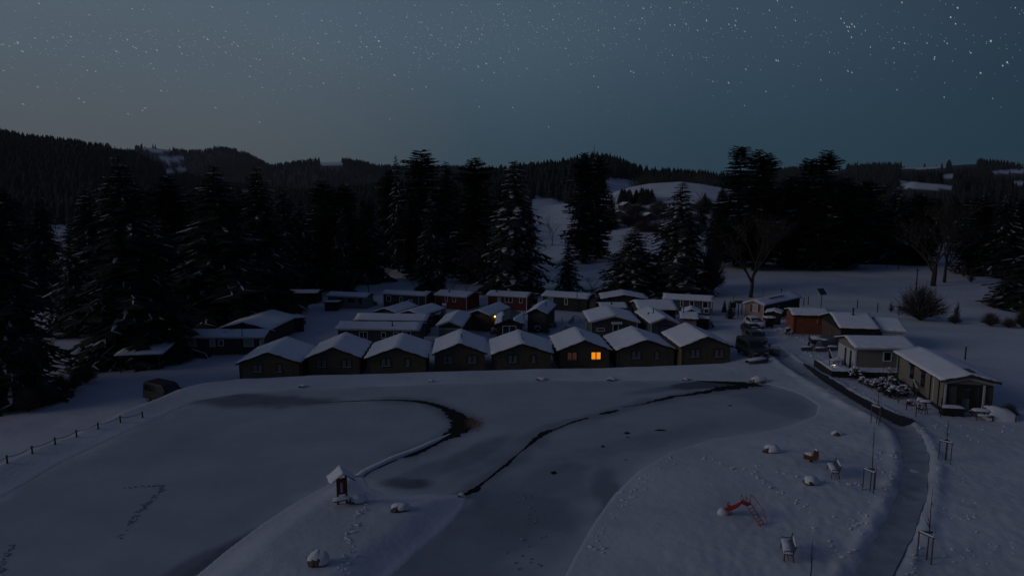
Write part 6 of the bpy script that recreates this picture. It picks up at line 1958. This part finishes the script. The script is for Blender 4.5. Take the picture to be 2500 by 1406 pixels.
# ------------------------------------------------------------------ trodden and ploughed snow
def clumps(seed, trails, n_per, size, name, label, edge=None):
    rr = random.Random(seed); mb = MB()
    for tr, wd in trails:
        P = smooth([ground(a, b)[:2] for a, b in tr], 6)
        tot = sum(np.linalg.norm(P[i + 1] - P[i]) for i in range(len(P) - 1))
        for k in range(int(tot * n_per)):
            i = rr.randrange(len(P) - 1); t = rr.random()
            q = P[i] * (1 - t) + P[i + 1] * t
            x, y = q[0] + rr.gauss(0, wd), q[1] + rr.gauss(0, wd)
            if seg_dist(np.array([x]), np.array([y]), PATH)[0][0] < 1.25: continue
            s = size * rr.uniform(.5, 1.4)
            z = Hs(x, y)
            mb.lump((x, y, z + s * .12), (s * rr.uniform(.8, 1.5), s, s * .55), rr.randrange(9999), 6, 3, rough=.35)
    o = mb.obj(name, 'loose_snow')
    return tag(o, label, 'snow', kind='stuff')
clumps(1, [([(1915, 868), (1980, 905), (2060, 955), (2130, 1000), (2175, 1045), (2200, 1110), (2195, 1190), (2150, 1290), (2088, 1400)], .2),
           ([(2010, 905), (2080, 945), (2160, 992), (2230, 1040), (2262, 1085), (2275, 1140), (2262, 1220), (2230, 1320), (2215, 1400)], .22)], 5, .085, 'plough_clods', 'broken snow clods along both edges of the cleared path')
clumps(2, [([(1850, 1130), (1850, 1160), (1900, 1200), (1960, 1235), (2040, 1262), (2110, 1280)], .22), ([(1890, 1150), (1950, 1165), (2030, 1175), (2110, 1185)], .12), ([(1960, 1240), (1985, 1290), (2040, 1340), (2080, 1370)], .25),
           ([(1720, 1112), (1790, 1142), (1850, 1150)], .18), ([(2080, 1250), (2120, 1300), (2080, 1370)], .5), ([(2170, 1080), (2180, 1150), (2160, 1230)], .6), ([(1640, 1115), (1570, 1180), (1500, 1260), (1440, 1350)], .3)], 3.2, .085, 'trodden_snow', 'trodden snow trails crossing the playground')
clumps(3, [([(900, 1225), (870, 1270), (850, 1310), (845, 1360), (835, 1400)], .16)], 9, .08, 'footprint_rims', 'footprint trail running down the peninsula')
clumps(4, [([(2300, 1050), (2370, 1070), (2450, 1090)], 1.0), ([(2330, 1130), (2380, 1190), (2370, 1300), (2400, 1380)], .5), ([(2290, 1380), (2400, 1340), (2500, 1330)], .5), ([(2280, 1040), (2400, 1042), (2490, 1048)], .5)], 2.2, .08, 'rough_snow', 'rough trodden snow on the lodge side of the path')
clumps(5, [([(1880, 795), (1900, 806), (1925, 815)], .8), ([(1900, 870), (1950, 862), (2000, 875)], .8), ([(1935, 822), (1960, 830), (1985, 834)], .5)], 5, .16, 'lane_heaps', 'shovelled snow heaps along the village lane')
def track_lumps():
    """single footprints as flat lumps of greyer snow, the colour standing in for dents"""
    rr = random.Random(31); mb = MB()
    for tr, wd, n in [([(398, 1188), (378, 1212), (350, 1240), (320, 1272), (290, 1318)], .10, 70), ([(300, 1192), (345, 1188), (398, 1186)], .08, 22), ([(28, 1330), (15, 1365), (2, 1396)], .15, 30), ([(1270, 1390), (1290, 1290), (1280, 1200)], .5, 26)]:
        P = smooth([onz(a, b, 0)[:2] for a, b in tr], 6)
        for k in range(n):
            i = rr.randrange(len(P) - 1); t = rr.random(); q = P[i] * (1 - t) + P[i + 1] * t
            x, y = q[0] + rr.gauss(0, wd), q[1] + rr.gauss(0, wd); s = rr.uniform(.05, .11)
            mb.lump((x, y, .01), (s * 1.2, s, .04), rr.randrange(999), 6, 3, rough=.35)
    tag(mb.obj('ice_tracks', 'path_snow'), 'faint animal tracks crossing the pond ice', 'tracks', kind='stuff')
track_lumps()

# ------------------------------------------------------------------ stars
def stars():
    r6 = random.Random(77)
    D = 9000.0
    mbs = {'star_light': MB(), 'star_faint': MB()}
    named = [(963, 184, 3.2), (1187, 156, 3.0), (518, 18, 2.4), (1350, 49, 2.4), (2321, 43, 3.2), (2338, 20, 3.2), (2419, 101, 4.2), (2459, 153, 3.6), (2448, 161, 2.8), (2394, 179, 3.4), (2333, 59, 2.4), (1779, 203, 3.0),
             (1895, 148, 3.0), (1900, 149, 2.6), (2068, 66, 2.6), (2080, 60, 2.6), (2086, 66, 2.8), (2074, 67, 2.6), (2071, 77, 2.3), (2079, 92, 2.3), (2053, 46, 2.2), (2061, 57, 2.0), (1571, 21, 2.6), (1795, 63, 2.6), (2070, 174, 2.4), (2080, 178, 2.2),
             (2202, 7, 2.8), (55, 126, 2.4), (507, 97, 2.4), (895, 115, 2.2), (926, 101, 2.4), (1010, 130, 2.0), (1168, 164, 2.2), (879, 33, 2.2), (1540, 175, 2.2), (1821, 170, 2.2), (92, 213, 2.0), (205, 250, 1.8), (2282, 140, 2.2), (2281, 145, 2.2), (2305, 238, 1.8),
             (2190, 220, 1.8), (1870, 224, 1.8), (1450, 187, 2.2), (1500, 70, 2.2), (1562, 71, 2.0), (1675, 60, 2.2), (1703, 75, 2.0), (1725, 50, 2.0), (2182, 118, 1.8), (2125, 116, 1.8), (1636, 20, 2.2), (1800, 22, 2.2), (1898, 3, 2.4), (2004, 196, 1.8), (2263, 106, 1.8)]
    L_ = list(named)
    n = 0
    while n < 1650:
        px = r6.uniform(-150, 2650); py = r6.uniform(-120, 330)
        band = math.exp(-((py - 95 - 35 * math.sin(px / 330)) / 62) ** 2) * (.35 + .65 * math.exp(-((px - 1150) / 560) ** 2))
        pr = (.14 + .86 * band) * (1 if py < 180 else max(0, 1 - (py - 180) / 150)) * (1 if px < 1800 else .55)
        pr *= .6 + .4 * float(vnoise(np.array([px / 70.]), np.array([py / 45.]), 3)[0] + 1)
        if r6.random() > pr: continue
        L_.append((px, py, min(2.1, .35 + r6.expovariate(2.3)))); n += 1
    for px, py, s in L_:
        d = Vector(ray(px, py)).normalized()
        c = Vector((0, 0, CAMZ)) + d * D
        rt = d.cross(Vector((0, 0, 1))).normalized(); up = rt.cross(d)
        # all stars turn about the pole: elongated a little along their daily path
        a = math.atan2(-(py - 500 - .18 * px + 300), 1) * 0 + R(-24 - 44 * min(1, max(0, px / 2300)))
        e1 = rt * math.cos(a) + up * math.sin(a); e2 = rt * -math.sin(a) + up * math.cos(a)
        k = D / FPX * 1.0
        ln = (.9 + .58 * s) * k * (1 if px < 2150 else .75); wd = (.26 + .22 * s) * k * (1 if px < 2150 else 1.3)
        m = mbs['star_light' if s > 1.25 else 'star_faint']
        pts = [c + e1 * (ln * math.cos(t)) + e2 * (wd * math.sin(t)) for t in [i * math.pi / 4 for i in range(8)]]
        i0 = len(m.v); m.v += [tuple(p) for p in pts]; m.f.append(tuple(range(i0, i0 + 8))); m.mi.append(0)
    full = MB(); full.v = mbs['star_light'].v + mbs['star_faint'].v
    o0 = len(mbs['star_light'].v)
    full.f = mbs['star_light'].f + [tuple(i + o0 for i in f) for f in mbs['star_faint'].f]
    full.mi = [0] * len(mbs['star_light'].f) + [1] * len(mbs['star_faint'].f)
    o = full.obj('stars', ['star_light', 'star_faint'])
    tag(o, 'many small stars across the dusk sky', 'stars', kind='stuff')
stars()

# ------------------------------------------------------------------ thin evening air over the valley
m = MB(); m.box((0, 0, 118), (11400, 11400, 260))
hz = bpy.data.materials.new('evening_air'); hz.use_nodes = True
hz.node_tree.nodes.clear()
ho = hz.node_tree.nodes.new('ShaderNodeOutputMaterial'); hv = hz.node_tree.nodes.new('ShaderNodeVolumePrincipled')
hv.inputs['Color'].default_value = (.86, .90, .96, 1); hv.inputs['Density'].default_value = 0.00005; hv.inputs['Anisotropy'].default_value = 0.2
hz.node_tree.links.new(hv.outputs[0], ho.inputs['Volume'])
MAT['evening_air'] = hz
tag(m.obj('haze', 'evening_air'), 'thin evening haze over the valley', 'haze', kind='stuff')
